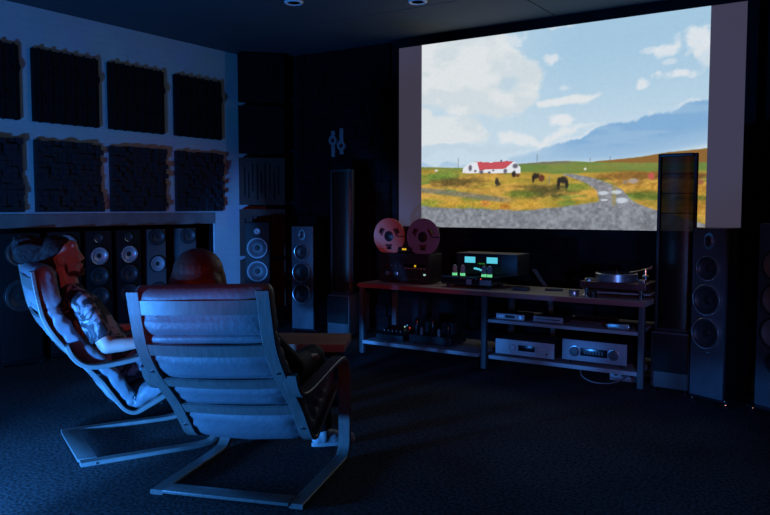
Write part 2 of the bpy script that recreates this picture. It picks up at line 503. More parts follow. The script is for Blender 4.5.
# long streak
lay((224, 229, 232), softpoly([(0.4487, 0.6302), (0.5089, 0.6479), (0.5880, 0.6630), (0.6808, 0.6521), (0.6220, 0.6255), (0.5369, 0.6103), (0.4487, 0.5999)], 0.03, 0.006) * 0.95)
for p, rx, ry, a in (((0.5103, 0.8492), .030, .022, .75), ((0.5380, 0.5415), .034, .026, .9), ((0.8855, 0.8211), .035, .02, .8), ((0.9517, 0.8586), .045, .045, .85), ((0.9898, 0.7731), .03, .05, .6), ((0.9226, 0.7167), .055, .018, .85),
                     ((0.8008, 0.6745), .020, .024, .8), ((0.5569, 0.6964), .02, .012, .5), ((0.3542, 0.9604), .05, .03, .6), ((0.5331, 0.9963), .03, .008, .5), ((0.8257, 0.8357), .02, .01, .5), ((0.8922, 0.7752), .02, .012, .5)):
    lay((228, 231, 235), blob(p, rx, ry, 0.5, fbm(26, 20, 200, 5), 2.6) * a)
# blue cloud bank rising to the right
up = curve([(0.3213, 0.3396), (0.4690, 0.3829), (0.5355, 0.4283), (0.6272, 0.4658), (0.7280, 0.5003), (0.8484, 0.5446), (0.9191, 0.5644), (1.0098, 0.5947)]) + 0.085 * (fbm(18, 6, 210, 5) - 0.5)
dn = curve([(0.3213, 0.3239), (0.5401, 0.3443), (0.7396, 0.3438), (0.8631, 0.3646), (1.0133, 0.4043)])
bank = sm(-0.012, 0.006, up - V) * sm(-0.025, 0.03, V - dn)
lay((126, 170, 212), bank * sm(0.34, 0.62, U) * 0.92)
lay((166, 196, 221), bank * sm(0.46, 0.64, fbm(4, 16, 180, 4)) * 0.45)
lay((176, 200, 222), bank * sm(0.10, 0.0, V - dn) * 0.6)
lay((150, 188, 222), bank * sm(0.55, 0.35, U) * 0.0 + bank * sm(0.08, 0.0, V - dn) * 0.5)
lay((226, 232, 238), sm(0.016, 0.0, np.abs(V - up - 0.008)) * sm(0.46, 0.54, U) * sm(0.4, 0.55, fbm(20, 4, 240, 4)) * 0.5)
# land
hz = curve([(-0.0007, 0.3328), (0.1715, 0.3198), (0.3213, 0.3239), (0.4333, 0.3344), (0.4872, 0.3370), (0.5572, 0.3385), (0.6423, 0.3292), (0.7077, 0.3354), (0.8026, 0.3448), (0.8932, 0.3631), (1.0140, 0.3735)]) + 0.004 * (n3 - 0.5)
land = sm(0.003, -0.003, V - hz)
olive = np.array((160, 140, 58.)); gold = np.array((196, 154, 72.)); green = np.array((112, 136, 62.))
base = olive + (gold - olive) * sm(0.35, 0.65, n5)[:, None]
base = base + (green - base) * (sm(0.5, 0.68, fbm(9, 26, 100)) * 0.85)[:, None]
base = base * (0.80 + 0.40 * n3)[:, None] * (0.93 + 0.14 * n4)[:, None]
lay(base, land)
far = curve([(-0.0007, 0.3187), (0.2041, 0.3026), (0.3969, 0.2900), (0.5408, 0.2749), (0.6759, 0.2749), (0.8344, 0.2733), (1.0158, 0.2754)])
lay((104, 132, 70), land * sm(-0.004, 0.006, V - far) * (0.75 + 0.5 * (n3 - .5)))
lay((142, 100, 54), land * sm(0.0, 0.008, V - curve([(-0.0011, 0.4267), (0.5915, 0.3365), (0.6752, 0.3229), (0.8029, 0.3146), (1.0151, 0.3067)])) * sm(0.5, 0.56, U) * 0.95)
lay((120, 112, 100), land * sm(0.0, 0.006, V - curve([(-0.0014, 0.5921), (0.3927, 0.3260), (0.4872, 0.3219), (0.6423, 0.3245), (0.7371, 0.5232)])) * sm(0.33, 0.36, U) * sm(0.60, 0.56, U) * 0.8)
lay((196, 158, 70), blob((0.6762, 0.2650), 0.35, 0.012, 0.6, n3, 1) * land * 0.8)
for p, rx, ry, c, a in (((0.1432, 0.2457), .09, .026, (92, 78, 46), .85), ((0.4886, 0.1914), .09, .03, (84, 78, 46), .9), ((0.0809, 0.2801), .09, .014, (104, 140, 60), .8),
                        ((0.3976, 0.1774), .06, .02, (92, 118, 46), .7), ((0.5933, 0.2092), .05, .02, (112, 138, 56), .7), ((0.8036, 0.2561), .14, .02, (120, 82, 44), .75),
                        ((0.8358, 0.1664), .07, .018, (84, 104, 44), .75), ((0.9016, 0.2071), .09, .02, (190, 140, 56), .8), ((0.7732, 0.2243), .05, .012, (150, 110, 56), .7),
                        ((0.9545, 0.1878), .07, .03, (176, 128, 52), .7), ((0.9786, 0.1195), .05, .03, (180, 122, 50), .7), ((0.9534, 0.2509), .06, .012, (130, 78, 50), .7), ((0.9667, 0.1513), .05, .012, (80, 92, 44), .7),
                        ((0.2842, 0.1262), .20, .02, (206, 160, 62), .8), ((0.0385, 0.1382), .05, .02, (130, 146, 56), .7), ((0.2646, 0.1315), .018, .016, (200, 130, 66), .8), ((0.3420, 0.1106), .018, .018, (176, 112, 46), .8)):
    lay(np.array(c, float) * (0.75 + 0.5 * n4)[:, None], blob(p, rx, ry, 0.6, n3, 1.0) * land * a)
# left cart track
yc = curve([(-0.0004, 0.2050), (0.1229, 0.1868), (0.2447, 0.1638), (0.3682, 0.1414), (0.4715, 0.1158)])
lay(np.array((120, 118, 106.)) * (0.8 + 0.4 * n4)[:, None], sm(0.020, 0.008, np.abs(V - yc)) * sm(0.40, 0.3, U) * 0.8)
# gravel
gb = curve([(-0.0004, 0.1163), (0.0812, 0.1049), (0.2450, 0.1002), (0.3987, 0.0897), (0.5425, 0.1106), (0.6279, 0.1252), (0.7168, 0.1440), (0.8057, 0.1200), (0.8677, 0.0871), (1.0200, 0.0256)]) + 0.012 * (n3 - 0.5)
gravel = np.array((131, 135, 143.)) * (0.74 + 0.52 * fbm(90, 60, 140, 3))[:, None]
lay(gravel, sm(0.006, -0.004, V - gb))
# road
L = curve([(0, 0)] + [(0, 0)])
def band(py, xl, xr, col, a=1.0, soft=0.004):
    """fill between a left and a right edge given by height"""
    P = sorted(py); xl_ = np.interp(V, [q[0] for q in P], [q[1] for q in P]); xr_ = np.interp(V, [q[0] for q in P], [q[2] for q in P])
    m = sm(-soft, soft, U - xl_) * sm(-soft, soft, xr_ - U) * (V <= P[-1][0]) * (V >= P[0][0])
    lay(col, m * a)
def row(y, xl, xr):
    return lambda: None
RD = [((0.5614, 0.2718)[1], (0.5478, 0.2718)[0], (0.5891, 0.2707)[0]), ((0.6097, 0.2530)[1], (0.5859, 0.2535)[0], (0.6500, 0.2514)[0]), ((0.6433, 0.2274)[1], (0.6300, 0.2280)[0], (0.6993, 0.2259)[0]),
      ((0.6769, 0.1930)[1], (0.6640, 0.1930)[0], (0.7483, 0.1914)[0]), ((0.6941, 0.1445)[1], (0.6745, 0.1445)[0], (0.7774, 0.1435)[0]), ((0.7172, 0.1059)[1], (0.6584, 0.1059)[0], (0.8215, 0.1059)[0])]
band(RD, 0, 0, np.array((136, 138, 148.)) * (0.75 + 0.5 * n4)[:, None], 0.95)
lay((150, 138, 80), blob((0.7228, 0.1633), 0.007, 0.05, 0.5, n3, 1) * 0.7)
for p, rx, ry in (((0.6871, 0.1779), .018, .009), ((0.7291, 0.1821), .017, .009), ((0.7473, 0.1414), .019, .013), ((0.6906, 0.1445), .012, .005)):
    lay((206, 216, 228), blob(p, rx, ry, 0.35, n4, 0.8) * 0.85)
# farmhouse
lay((226, 230, 236), inpoly([(0.1719, 0.2932), (0.1757, 0.3198), (0.1957, 0.3401), (0.2237, 0.3495), (0.3777, 0.3422), (0.3966, 0.3156), (0.3969, 0.2848)]))
lay((196, 84, 92), inpoly([(0.2198, 0.3526), (0.2356, 0.3438), (0.2517, 0.3062), (0.3406, 0.3104), (0.3703, 0.3448), (0.3476, 0.3490), (0.2825, 0.3443)]))
lay((196, 84, 92), inpoly([(0.2398, 0.3041), (0.2555, 0.3036), (0.2555, 0.3323), (0.2317, 0.3438)]))
for (x, y, rx, ry) in ((0.2037, 0.3187, .007, .016), (0.2240, 0.3020, .005, .006), (0.3406, 0.2973, .007, .012), (0.3780, 0.3219, .010, .012), (0.2478, 0.2958, .008, .010), (0.2944, 0.3020, .004, .005), (0.3248, 0.3500, .004, .006), (0.2790, 0.2921, .006, .006)):
    lay((92, 88, 104), blob((x, y), rx, ry, 0.4) * 0.9)
# horses and posts
for (x, y, rx, ry, c) in ((0.5481, 0.2447, .017, .017, (38, 36, 40)), (0.5639, 0.2243, .006, .026, (38, 36, 40)), (0.5359, 0.2254, .006, .028, (38, 36, 40)), (0.4536, 0.2676, .014, .014, (40, 34, 36)), (0.4449, 0.2530, .005, .018, (40, 34, 36)),
                          (0.4753, 0.2572, .010, .018, (96, 50, 44)), (0.3728, 0.2806, .008, .016, (40, 36, 40)), (0.3857, 0.2728, .008, .009, (110, 70, 50)), (0.3084, 0.2415, .008, .02, (44, 42, 46)),
                          (0.3161, 0.2306, .006, .01, (70, 58, 48)), (0.5485, 0.2102, .012, .008, (100, 84, 52)), (0.8376, 0.2551, .010, .016, (196, 90, 84)), (0.7823, 0.2332, .016, .012, (170, 156, 150)), (0.7571, 0.2290, .01, .008, (150, 130, 110)), (0.6258, 0.2963, .004, .006, (228, 226, 220)),
                          (0.0637, 0.3109, .006, .006, (220, 222, 224)), (0.9825, 0.2233, .012, .012, (150, 96, 70))):
    lay(c, blob((x, y), rx, ry, 0.35, n4, 0.5) * 0.9)
for (x, y0, y1) in ((0.1551, 0.3745, 0.3208), (0.4582, 0.3787, 0.3333), (0.5026, 0.2259, 0.2660), (0.6419, 0.3485, 0.3292), (0.7074, 0.3547, 0.3354)):
    a_, b2 = (x, min(y0, y1)), (x, max(y0, y1))
    lay((120, 128, 136), sm(0.0026, 0.0010, np.abs(U - a_[0])) * (V > a_[1]) * (V < b2[1]) * 0.5)
IMG = np.clip(IMG * (0.985 + 0.03 * n4)[:, None], 0, 255) / 255.0
LIN = np.where(IMG <= 0.04045, IMG / 12.92, ((IMG + 0.055) / 1.055) ** 2.4)

vs = np.zeros((len(U), 3)); vs[:, 0] = PX0 + U * (PX1 - PX0); vs[:, 1] = 0.006; vs[:, 2] = V * (SZ1 - SZ0)
idx = np.arange(NXg * NYg).reshape(NYg, NXg)
q = np.stack([idx[:-1, :-1], idx[:-1, 1:], idx[1:, 1:], idx[1:, :-1]], -1).reshape(-1, 4)
pm = bpy.data.meshes.new('projected_picture')
pm.vertices.add(len(U)); pm.vertices.foreach_set('co', vs.ravel())
pm.loops.add(q.size); pm.loops.foreach_set('vertex_index', q.ravel().astype(np.int32))
pm.polygons.add(len(q)); pm.polygons.foreach_set('loop_start', np.arange(0, q.size, 4, dtype=np.int32))
pm.update(calc_edges=True); pm.validate()
ca = pm.color_attributes.new('picture', 'FLOAT_COLOR', 'POINT')
ca.data.foreach_set('color', np.concatenate([LIN, np.ones((len(U), 1))], 1).astype(np.float32).ravel())
pic = bpy.data.materials.new('projected_picture'); pic.use_nodes = True
nt = pic.node_tree; nt.nodes.clear()
at = nt.nodes.new('ShaderNodeAttribute'); at.attribute_name = 'picture'
em = nt.nodes.new('ShaderNodeEmission'); em.inputs['Strength'].default_value = 1.0
ou = nt.nodes.new('ShaderNodeOutputMaterial')
nt.links.new(at.outputs['Color'], em.inputs['Color']); nt.links.new(em.outputs[0], ou.inputs['Surface'])
po = link('projected_picture', pm, pic, scr, smooth=0)
po['label'] = 'bright projected photo of a red roofed farmhouse, horses and a gravel road'

# ------------------------------------------------------------------ ceiling downlights
def downlight(x, y, label):
    t = thing('ceiling_downlight', label, 'ceiling light', (x, y, ZC), group='round recessed ceiling lights')
    MB().lathe([(0.052, 0.0), (0.085, 0.0), (0.085, -0.008), (0.074, -0.018), (0.055, -0.012)], axis='Z').build('trim_ring', M['lamp_glass'], t)
    MB().lathe([(0.0, -0.004), (0.03, -0.005), (0.054, -0.012), (0.03, -0.003)][::-1][1:], axis='Z').build('lens', M['lamp_glass'], t)
downlight(-4.43, 5.22, 'round pale ceiling downlight nearer the brick wall, left of the other one')
downlight(-3.51, 5.80, 'round ceiling downlight just in front of the top edge of the screen')

# ------------------------------------------------------------------ acoustic panels on the brick wall
PW, PH = 0.685, 0.652
def groove_panel():
    m = MB(); d = 0.04
    m.box((d / 2, 0, 0), (d, PW, PH), bev=0.004)
    for k in range(6):
        y = -PW / 2 + 0.055 + k * 0.116
        m.box((d + 0.006, y, 0.0), (0.014, 0.026, PH + 0.02), bev=0.003)
    for k in range(6):
        y = -PW / 2 + 0.055 + k * 0.116; z = 0.13 if k % 2 else -0.13
        m.lathe([(0.036, d + 0.004), (0.056, d + 0.004), (0.056, d + 0.017), (0.036, d + 0.017), (0.036, d + 0.004)], (0, y, z), n=8, caps=False)
    return m
def block_panel(seed):
    m = MB(); r = random.Random(seed); n = 13; c = PW / n
    m.box((0.02, 0, 0), (0.04, PW - 0.004, PH - 0.004))
    cz = PH / n
    for i in range(n):
        for j in range(n):
            d = 0.012 + 0.010 * r.randint(0, 4)
            e = 0.012 if i == n - 1 and r.random() < 0.5 else 0.0
            f = 0.010 if j == n - 1 and r.random() < 0.5 else 0.0
            m.box((d / 2 + 0.02, -PW / 2 + (i + 0.5) * c + e / 2, -PH / 2 + (j + 0.5) * cz + f / 2), (d, c - 0.003 + e, cz - 0.003 + f))
    return m
names = ['cut off by the left edge', 'second from left', 'third from left', 'nearest the dark corner']
yc_up = [3.69, 4.385, 5.20, 6.02]
for i, y in enumerate([3.54, 4.352, 5.153, 5.985]):
    o = groove_panel().build('acoustic_panel', M['panel_dark'], smooth=0, loc=(XL - 0.004, y, 2.50))
    tag(o, 'black grooved acoustic panel in the upper row, ' + names[i], 'wall panel', 'black grooved panels on the brick wall')
    o = block_panel(i + 5).build('diffuser_panel', M['panel_foam'], smooth=0, loc=(XL - 0.004, y, 1.678))
    tag(o, 'dark blue block diffuser panel in the lower row, ' + names[i], 'wall panel', 'block diffuser panels on the brick wall')

# slotted corner diffusers, one above the other, across the corner
cw, chh = 0.53, 0.55
slots = [(0.06, -.17, .17), (0.105, -.2, .1), (0.15, -.12, .2), (0.205, -.22, .2), (0.25, -.14, .12), (0.295, -.2, .21), (0.35, -.1, .2), (0.40, -.2, .13), (0.45, -.16, .18)]
def corner_panel(z, label):
    t = thing('slotted_corner_diffuser', label, 'wall panel', (-6.215, 6.715, z), math.radians(-45), 'slotted diffusers stacked in the corner')
    us = sorted({0.0, cw} | {s[0] for s in slots} | {s[0] + 0.016 for s in slots})
    vv = sorted({-chh / 2, chh / 2} | {s[1] for s in slots} | {s[2] for s in slots})
    keep = lambda u, v: not any(s[0] < u < s[0] + 0.016 and s[1] < v < s[2] for s in slots)
    MB().plate(us, vv, keep, 0.018, lambda u, v, w: (0.10 + w, u - cw / 2, v)).build('slotted_face', M['slot_red_lit' if z < 2 else 'slot_shaded'], t, smooth=0)
    b = MB()
    b.box((0.0, 0, 0), (0.16, cw - 0.01, chh - 0.01))
    b.build('diffuser_box', M['black_wall'], t, smooth=0)
for k, (z, lb) in enumerate(((2.90, 'shade-darkened slotted diffuser box in the corner, highest of the stack under the ceiling'), (2.30, 'shade-darkened slotted diffuser box in the corner, second from the top'),
                             (1.70, 'red-light tinted slotted diffuser box in the corner, in the middle of the stack'), (1.10, 'slotted diffuser box just behind the speaker with two silver rings, fourth from top'),
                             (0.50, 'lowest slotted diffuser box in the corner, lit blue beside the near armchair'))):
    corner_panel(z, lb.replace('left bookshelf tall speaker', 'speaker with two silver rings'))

# wall emblem of two sliders
eb = thing('wall_emblem', 'grey emblem of two upright sliders with round knobs on the dark front wall', 'emblem', (-5.305, YF - 0.085, 2.125))
for (x, z0, z1, zk) in ((-0.068, -0.150, 0.150, 0.040), (0.052, -0.125, 0.175, -0.025)):
    MB().box((x, 0, (z0 + zk - 0.045) / 2), (0.05, 0.03, zk - 0.045 - z0), bev=0.008).build('slider_bar', M['emblem'], eb)
    MB().box((x, 0, (z1 + zk + 0.045) / 2), (0.05, 0.03, z1 - zk - 0.045), bev=0.008).build('slider_bar', M['emblem'], eb)
    MB().lathe([(0.026, -0.02), (0.056, -0.02), (0.056, 0.02), (0.026, 0.02), (0.026, -0.02)], (x, 0, zk), axis='Y', n=28, caps=False).build('slider_knob', M['emblem'], eb)

# ------------------------------------------------------------------ loudspeakers  (front faces local +x)
def driver(root, x, y, z, r, cone, ring=None, name='woofer', cap=True, oval=1.0):
    m = MB()
    k = min(0.024, r * 0.26)
    m.lathe([(r * 0.99, 0.0), (r * 0.98, k * 0.9), (r * 0.93, k), (r * 0.86, k * 1.05), (r * 0.80, k * 0.75), (r * 0.55, k * 0.36), (r * 0.28, 0.002), (0.002, 0.0015)], (0, 0, 0), n=40, caps=False)
    o = m.build(name, cone, root); o.location = (x, y, z); o.scale = (1, 1, oval)
    if ring:
        MB().lathe([(r * 1.12, 0.0), (r * 1.115, k * 0.55), (r * 1.09, k * 0.95), (r * 1.045, k * 1.15), (r * 1.0, k * 1.1), (r * 0.965, k * 0.85), (r * 0.95, k * 0.5)], n=44, caps=False).build('trim_ring', ring, o)
    if cap:
        MB().ell((0.001, 0, 0), (k * 0.5, r * 0.30, r * 0.30), n=20).build('dust_cap', M['rubber'] if cone is not M['rubber'] else M['cone'], o)
    return o

def cabinet(root, w, d, h, z0, m, bev=0.012, name='cabinet'):
    return MB().box((0, 0, z0 + h / 2), (d, w, h), bev=bev).build(name, m, root)

def feet(root, w, d, m):
    for sx in (-1, 1):
        for sy in (-1, 1):
            MB().cyl((sx * d, sy * w, 0), (sx * d, sy * w, 0.02), 0.012, 0.02, 14).cyl((sx * d, sy * w, 0.02), (sx * d, sy * w, 0.034), 0.008, 0.008, 10).build('foot', m, root)

def tower_ringed(loc, rz, label, h=1.255, w=0.27):
    """slim tower with chrome ringed drivers"""
    t = thing('tower_speaker', label, 'speaker', loc, rz, 'slim tower speakers with chrome rings')
    d = 0.40
    # body curved towards the back
    pts = []
    for k in range(9):
        a = k / 8; pts.append((-d / 2 + a * d, w / 2 * (0.62 + 0.38 * math.sin(a * PI / 2))))
    m = MB(); lo = [m.bm.verts.new((x, y, 0.05)) for x, y in pts] + [m.bm.verts.new((x, -y, 0.05)) for x, y in reversed(pts)]
    f = m.bm.faces.new(lo); e = bmesh.ops.extrude_face_region(m.bm, geom=[f])
    bmesh.ops.translate(m.bm, vec=(0, 0, h - 0.05), verts=[v for v in e['geom'] if isinstance(v, bmesh.types.BMVert)])
    m.build('cabinet', M['gloss'], t)
    MB().box((d / 2 + 0.006, 0, (h + 0.05) / 2), (0.03, w - 0.006, h - 0.056), bev=0.006).build('front_baffle', M['cabinet'], t)
    fx = d / 2 + 0.022
    # horn shaped tweeter plate
    p = MB(); p.lathe([(0.0, -0.006), (0.048, -0.006), (0.048, 0.006), (0.0, 0.008)][1:], (0, 0, 0), n=30)
    tp = p.build('tweeter_plate', M['steel'], t); tp.location = (fx, 0, h - 0.095); tp.scale = (1, 0.85, 1.25)
    driver(tp, 0.01, 0, 0.0, 0.030, M['cone'], M['ring'], 'tweeter')
    driver(t, fx, 0, h - 0.285, 0.083, M['cone'], M['ring'], 'midrange')
    driver(t, fx, 0, h - 0.508, 0.103, M['cone'], M['ring'], 'woofer')
    driver(t, fx, 0, h - 0.745, 0.103, M['cone'], M['ring'], 'woofer')
    MB().box((fx - 0.004, 0, h - 0.885), (0.012, 0.05, 0.012), bev=0.004).build('badge', M['chrome'], t)
    MB().box((0.0, 0, 0.042), (d + 0.02, w + 0.02, 0.018), bev=0.005).build('plinth', M['gloss'], t)
    feet(t, w / 2 + 0.0, d / 2 - 0.02, M['chrome'])
    return t

def panel_speaker(loc, rz, label):
    """tall see-through curved panel on a bass box"""
    t = thing('panel_speaker', label, 'speaker', loc, rz, 'tall panel speakers with see-through curved panels')
    bw, bd, bh = 0.285, 0.42, 0.46
    cabinet(t, bw, bd, bh - 0.03, 0.03, M['dark_grey'], 0.015, 'bass_box')
    MB().box((bd / 2 + 0.004, 0, 0.30), (0.016, bw - 0.03, 0.29), bev=0.006).build('bass_grille', M['cabinet2'], t)
    feet(t, bw / 2 - 0.03, bd / 2 - 0.03, M['chrome'])
    H1 = 1.80; W = 0.285; x0 = 0.10
    # curved film
    m = MB(); rows = []
    for j in range(2):
        rows.append([m.bm.verts.new((x0 + 0.055 * math.cos(a), (W / 2 - 0.022) * math.sin(a) / math.sin(1.15), (bh + 0.02, H1 - 0.02)[j])) for a in [-1.15 + 2.3 * k / 20 for k in range(21)]])
    for k in range(20):
        m.bm.faces.new((rows[0][k], rows[0][k + 1], rows[1][k + 1], rows[1][k]))
    bmesh.ops.solidify(m.bm, geom=m.bm.faces[:], thickness=0.003)
    m.build('curved_panel', M['film'], t, smooth=60)
    for s in (-1, 1):
        MB().box((x0 + 0.02, s * (W / 2 - 0.011), (bh + H1) / 2), (0.045, 0.022, H1 - bh), bev=0.006).build('side_rail', M['chassis'], t)
    MB().box((x0 + 0.03, 0, H1 - 0.012), (0.075, W - 0.044, 0.024), bev=0.006).build('top_cap', M['chassis'], t)
    bk = MB()
    for k in range(1, 9):
        bk.box((x0 + 0.0, 0, bh + k * (H1 - bh) / 9), (0.012, W - 0.044, 0.008))
    bk.build('spacer_bars', M['chassis'], t)
    MB().box((x0 + 0.03, 0, bh + 0.012), (0.075, W - 0.044, 0.024), bev=0.006).build('bottom_cap', M['chassis'], t)
    return t

def face(nx, ny):
    return math.atan2(ny, nx)

tr = math.radians
tower_ringed((-0.955, 5.89, 0), face(-0.42, -0.91), 'slim dark tower speaker with chrome rings just right of the right panel speaker')
tower_ringed((-5.42, 6.66, 0), face(0.20, -0.98), 'slim dark tower speaker with chrome rings in the corner, left of a tall panel speaker', h=1.19)
panel_speaker((-1.33, 6.10, 0), face(-0.05, -1), 'tall see-through panel speaker standing in front of the right end of the screen')
panel_speaker((-4.90, 6.66, 0), face(0.05, -1), 'tall see-through panel speaker against the dark wall left of the tape deck')

# far right speaker with three pale cones
t = thing('floor_speaker', 'black floor speaker with three pale cones at the right edge', 'speaker', (-0.50, 5.80, 0), face(-0.45, -0.89))
cabinet(t, 0.30, 0.44, 1.24, 0.05, M['cabinet'], 0.014)
for z, r, c, n_ in ((1.205, 0.034, M['silvercone'], 'tweeter'), (1.015, 0.098, M['greycone'], 'midrange'), (0.785, 0.098, M['greycone'], 'woofer'), (0.562, 0.098, M['greycone'], 'woofer')):
    driver(t, 0.225, 0, z, r, c, M['rubber'], n_, cap=r > 0.05)
MB().lathe([(0.062, 0.003), (0.074, 0.003), (0.074, 0.010), (0.055, 0.010), (0.045, -0.004), (0.04, -0.004)], n=30).build('port', M['rubber'], t).location = (0.219, 0, 0.36)
MB().box((0, 0, 0.04), (0.50, 0.38, 0.02), bev=0.006).build('plinth', M['gloss'], t)
feet(t, 0.16, 0.21, M['chrome'])

# two silver rings speaker in the left corner
t = thing('ringed_speaker', 'dark speaker with two silver ringed woofers in the corner, left of the slim tower', 'speaker', (-5.955, 6.37, 0), face(0.62, -0.78))
cabinet(t, 0.27, 0.32, 1.20, 0.03, M['cabinet2'], 0.012)
driver(t, 0.162, 0.0, 0.945, 0.104, M['darkcone'], M['silver'], 'woofer')
driver(t, 0.162, 0.0, 0.685, 0.104, M['darkcone'], M['silver'], 'woofer')
driver(t, 0.162, 0.0, 1.13, 0.032, M['silvercone'], M['silver'], 'tweeter')
MB().box((0, 0, 0.02), (0.36, 0.31, 0.02), bev=0.005).build('plinth', M['gloss'], t)
feet(t, 0.12, 0.15, M['steel'])

# the row inside the niche under the brick wall
def niche_speaker(y, w, label, drv, name='floor_speaker', m='cabinet2', h=1.17, x=-6.52, d=0.34, group='black speakers in the niche under the brick wall'):
    t = thing(name, label, 'speaker', (x, y, 0), tr(-12), group)
    cabinet(t, w, d, h - 0.04, 0.04, M[m], 0.01)
    for z, r, c, ring, nm in drv:
        driver(t, d / 2 + 0.004, 0, z, r, M[c], M[ring] if ring else None, nm, cap=r > 0.05)
    MB().box((0, 0, 0.03), (d + 0.04, w + 0.02, 0.02), bev=0.005).build('plinth', M['gloss'], t)
    feet(t, w / 2 - 0.01, d / 2 - 0.01, M['chrome'])
    return t
four = [(1.10, 0.042, 'cone', 'chrome', 'tweeter'), (0.93, 0.082, 'silvercone', 'steel', 'midrange'), (0.735, 0.086, 'cone', 'rubber', 'woofer'), (0.54, 0.086, 'cone', 'rubber', 'woofer')]
for y, lb in ((4.60, 'black four driver speaker in the niche, its silver cone just right of the bearded face'), (4.945, 'black four driver speaker in the niche, right of its twin')):
    niche_speaker(y, 0.27, lb, four)
niche_speaker(4.24, 0.30, 'black three driver speaker in the niche right behind the bearded face',
              [(1.04, 0.10, 'greycone', 'steel', 'midrange'), (0.82, 0.10, 'cone', 'steel', 'woofer'), (0.61, 0.10, 'greycone', 'steel', 'woofer')])
niche_speaker(3.80, 0.36, 'wide black speaker in the niche behind the left armchair',
              [(1.00, 0.11, 'cone', 'steel', 'midrange'), (0.62, 0.13, 'cone', 'steel', 'woofer')])
two = [(1.09, 0.08, 'cone', 'rubber', 'midrange'), (0.81, 0.08, 'greycone', 'rubber', 'woofer'), (0.53, 0.08, 'cone', 'rubber', 'woofer')]
niche_speaker(5.30, 0.21, 'narrow grey tower speaker in the niche, the left one of two', two, 'tower_speaker', 'dark_grey', group='narrow grey towers in the niche')
niche_speaker(5.72, 0.21, 'narrow grey tower speaker in the niche just above the auburn hair, right of two', two, 'tower_speaker', 'dark_grey', group='narrow grey towers in the niche')

# ------------------------------------------------------------------ equipment rack
RX0, RX1, RY0, RY1 = -4.15, -1.505, 5.775, 6.40
rk = thing('equipment_rack', 'long low wooden equipment rack with two bays of shelves under the screen', 'rack', ((RX0 + RX1) / 2, RY0, 0))
ox, oy = (RX0 + RX1) / 2, RY0
def rkb(x0, x1, y0, y1, z0, z1, name, m, bev=0.003, label=None):
    o = MB().box(((x0 + x1) / 2 - ox, (y0 + y1) / 2 - oy, (z0 + z1) / 2), (x1 - x0, y1 - y0, z1 - z0), bev=bev).build(name, m, rk)
    if label: o['label'] = label
    return o
for x0, x1 in ((RX0, -2.845), (-2.841, RX1)):
    o = rkb(x0, x1, RY0 + 0.012, RY1, 0.648, 0.688, 'top_board', M['rack_top'])
    MB().box(((x0 + x1) / 2 - ox, RY0 + 0.006 - oy, 0.668), (x1 - x0, 0.012, 0.04), bev=0.002).build('edge_strip', M['rack_edge'], o)
    rkb(x0 + 0.05, x1 - 0.05, RY0 + 0.01, RY1, 0.118, 0.150, 'shelf', M['shelf'])
rkb(-2.80, RX1 - 0.05, RY0 + 0.01, RY1, 0.428, 0.455, 'shelf', M['shelf'])
for x in (RX0 + 0.035, -2.843, RX1 - 0.025):
    for y in (RY0 + 0.035, RY1 - 0.03):
        l = MB().box((x - ox, y - oy, 0.335), (0.045, 0.045, 0.622), bev=0.004).build('leg', M['dark_grey'], rk)
        MB().cyl((x - ox, y - oy, 0), (x - ox, y - oy, 0.026), 0.006, 0.016, 12).build('spike_foot', M['chrome'], l)
TZ = 0.688

def local(name, label, cat, x, y, z, rz=0.0, group=None):
    """fronts face local -y"""
    return thing(name, label, cat, (x, y, z), rz, group)
def foot4(t, w, d, h, r=0.016):
    for sx in (-1, 1):
        for sy in (0, 1):
            MB().cyl((sx * w, 0.03 + sy * d, 0), (sx * w, 0.03 + sy * d, h), r, r, 12).build('foot', M['rubber'], t)
def knob(t, x, z, r, d, m, name='knob'):
    return MB().lathe([(r, 0.0), (r, -d), (r * 0.85, -d - 0.002), (r * 0.3, -d - 0.002)], (x, 0, z), axis='Y', n=28).build(name, m, t)

# tape deck
td = local('tape_deck', 'open reel tape deck with red light tinted into the left reel, violet into the right', 'tape deck', -3.77, 5.97, TZ)
MB().box((0, 0.13, 0.145), (0.56, 0.24, 0.27), bev=0.008).build('lower_body', M['chassis'], td)
MB().box((0, 0.17, 0.40), (0.50, 0.16, 0.26), bev=0.01).build('reel_plate', M['chassis'], td)
foot4(td, 0.22, 0.18, 0.012)
MB().box((0.0, 0.06, 0.312), (0.15, 0.06, 0.05), bev=0.012).build('head_cover', M['chassis'], td)
for x in (-0.012, 0.012):
    MB().box((x, 0.028, 0.318), (0.018, 0.006, 0.016)).build('level_lamp', M['amber'], td)
for x in (-0.187, 0.187):
    us = [2 * PI * k / 72 for k in range(73)]
    vv = [0.04, 0.075, 0.088, 0.10, 0.125, 0.172]
    def keep(u, v, x=x):
        a = (math.degrees(u) + 90 + 60 * 0) % 120
        a = min(a, 120 - a)
        return not (0.075 < v < 0.125 and a < (24 if v < 0.1 else 17))
    m = MB().plate(us, vv, keep, 0.004, lambda u, v, w: (v * math.cos(u), w, v * math.sin(u)))
    bmesh.ops.remove_doubles(m.bm, verts=m.bm.verts[:], dist=1e-5)
    r = m.build('reel', M['reel' if x < 0 else 'reel2'], td, smooth=30); r.location = (x, 0.055, 0.435)
    m = MB().plate(us, vv, keep, 0.004, lambda u, v, w: (v * math.cos(u), w, v * math.sin(u)))
    bmesh.ops.remove_doubles(m.bm, verts=m.bm.verts[:], dist=1e-5)
    b = m.build('rear_flange', M['reel' if x < 0 else 'reel2'], r, smooth=30); b.location = (0, 0.012, 0)
    MB().lathe([(0.05, 0.016), (0.05, -0.006), (0.03, -0.014), (0.012, -0.02)], axis='Y', n=30).build('hub', M['hub'], r)
    MB().lathe([(0.1, 0.009), (0.1, 0.0), (0.045, 0.0), (0.045, 0.009)], axis='Y', n=40).build('tape', M['plinth'], r)
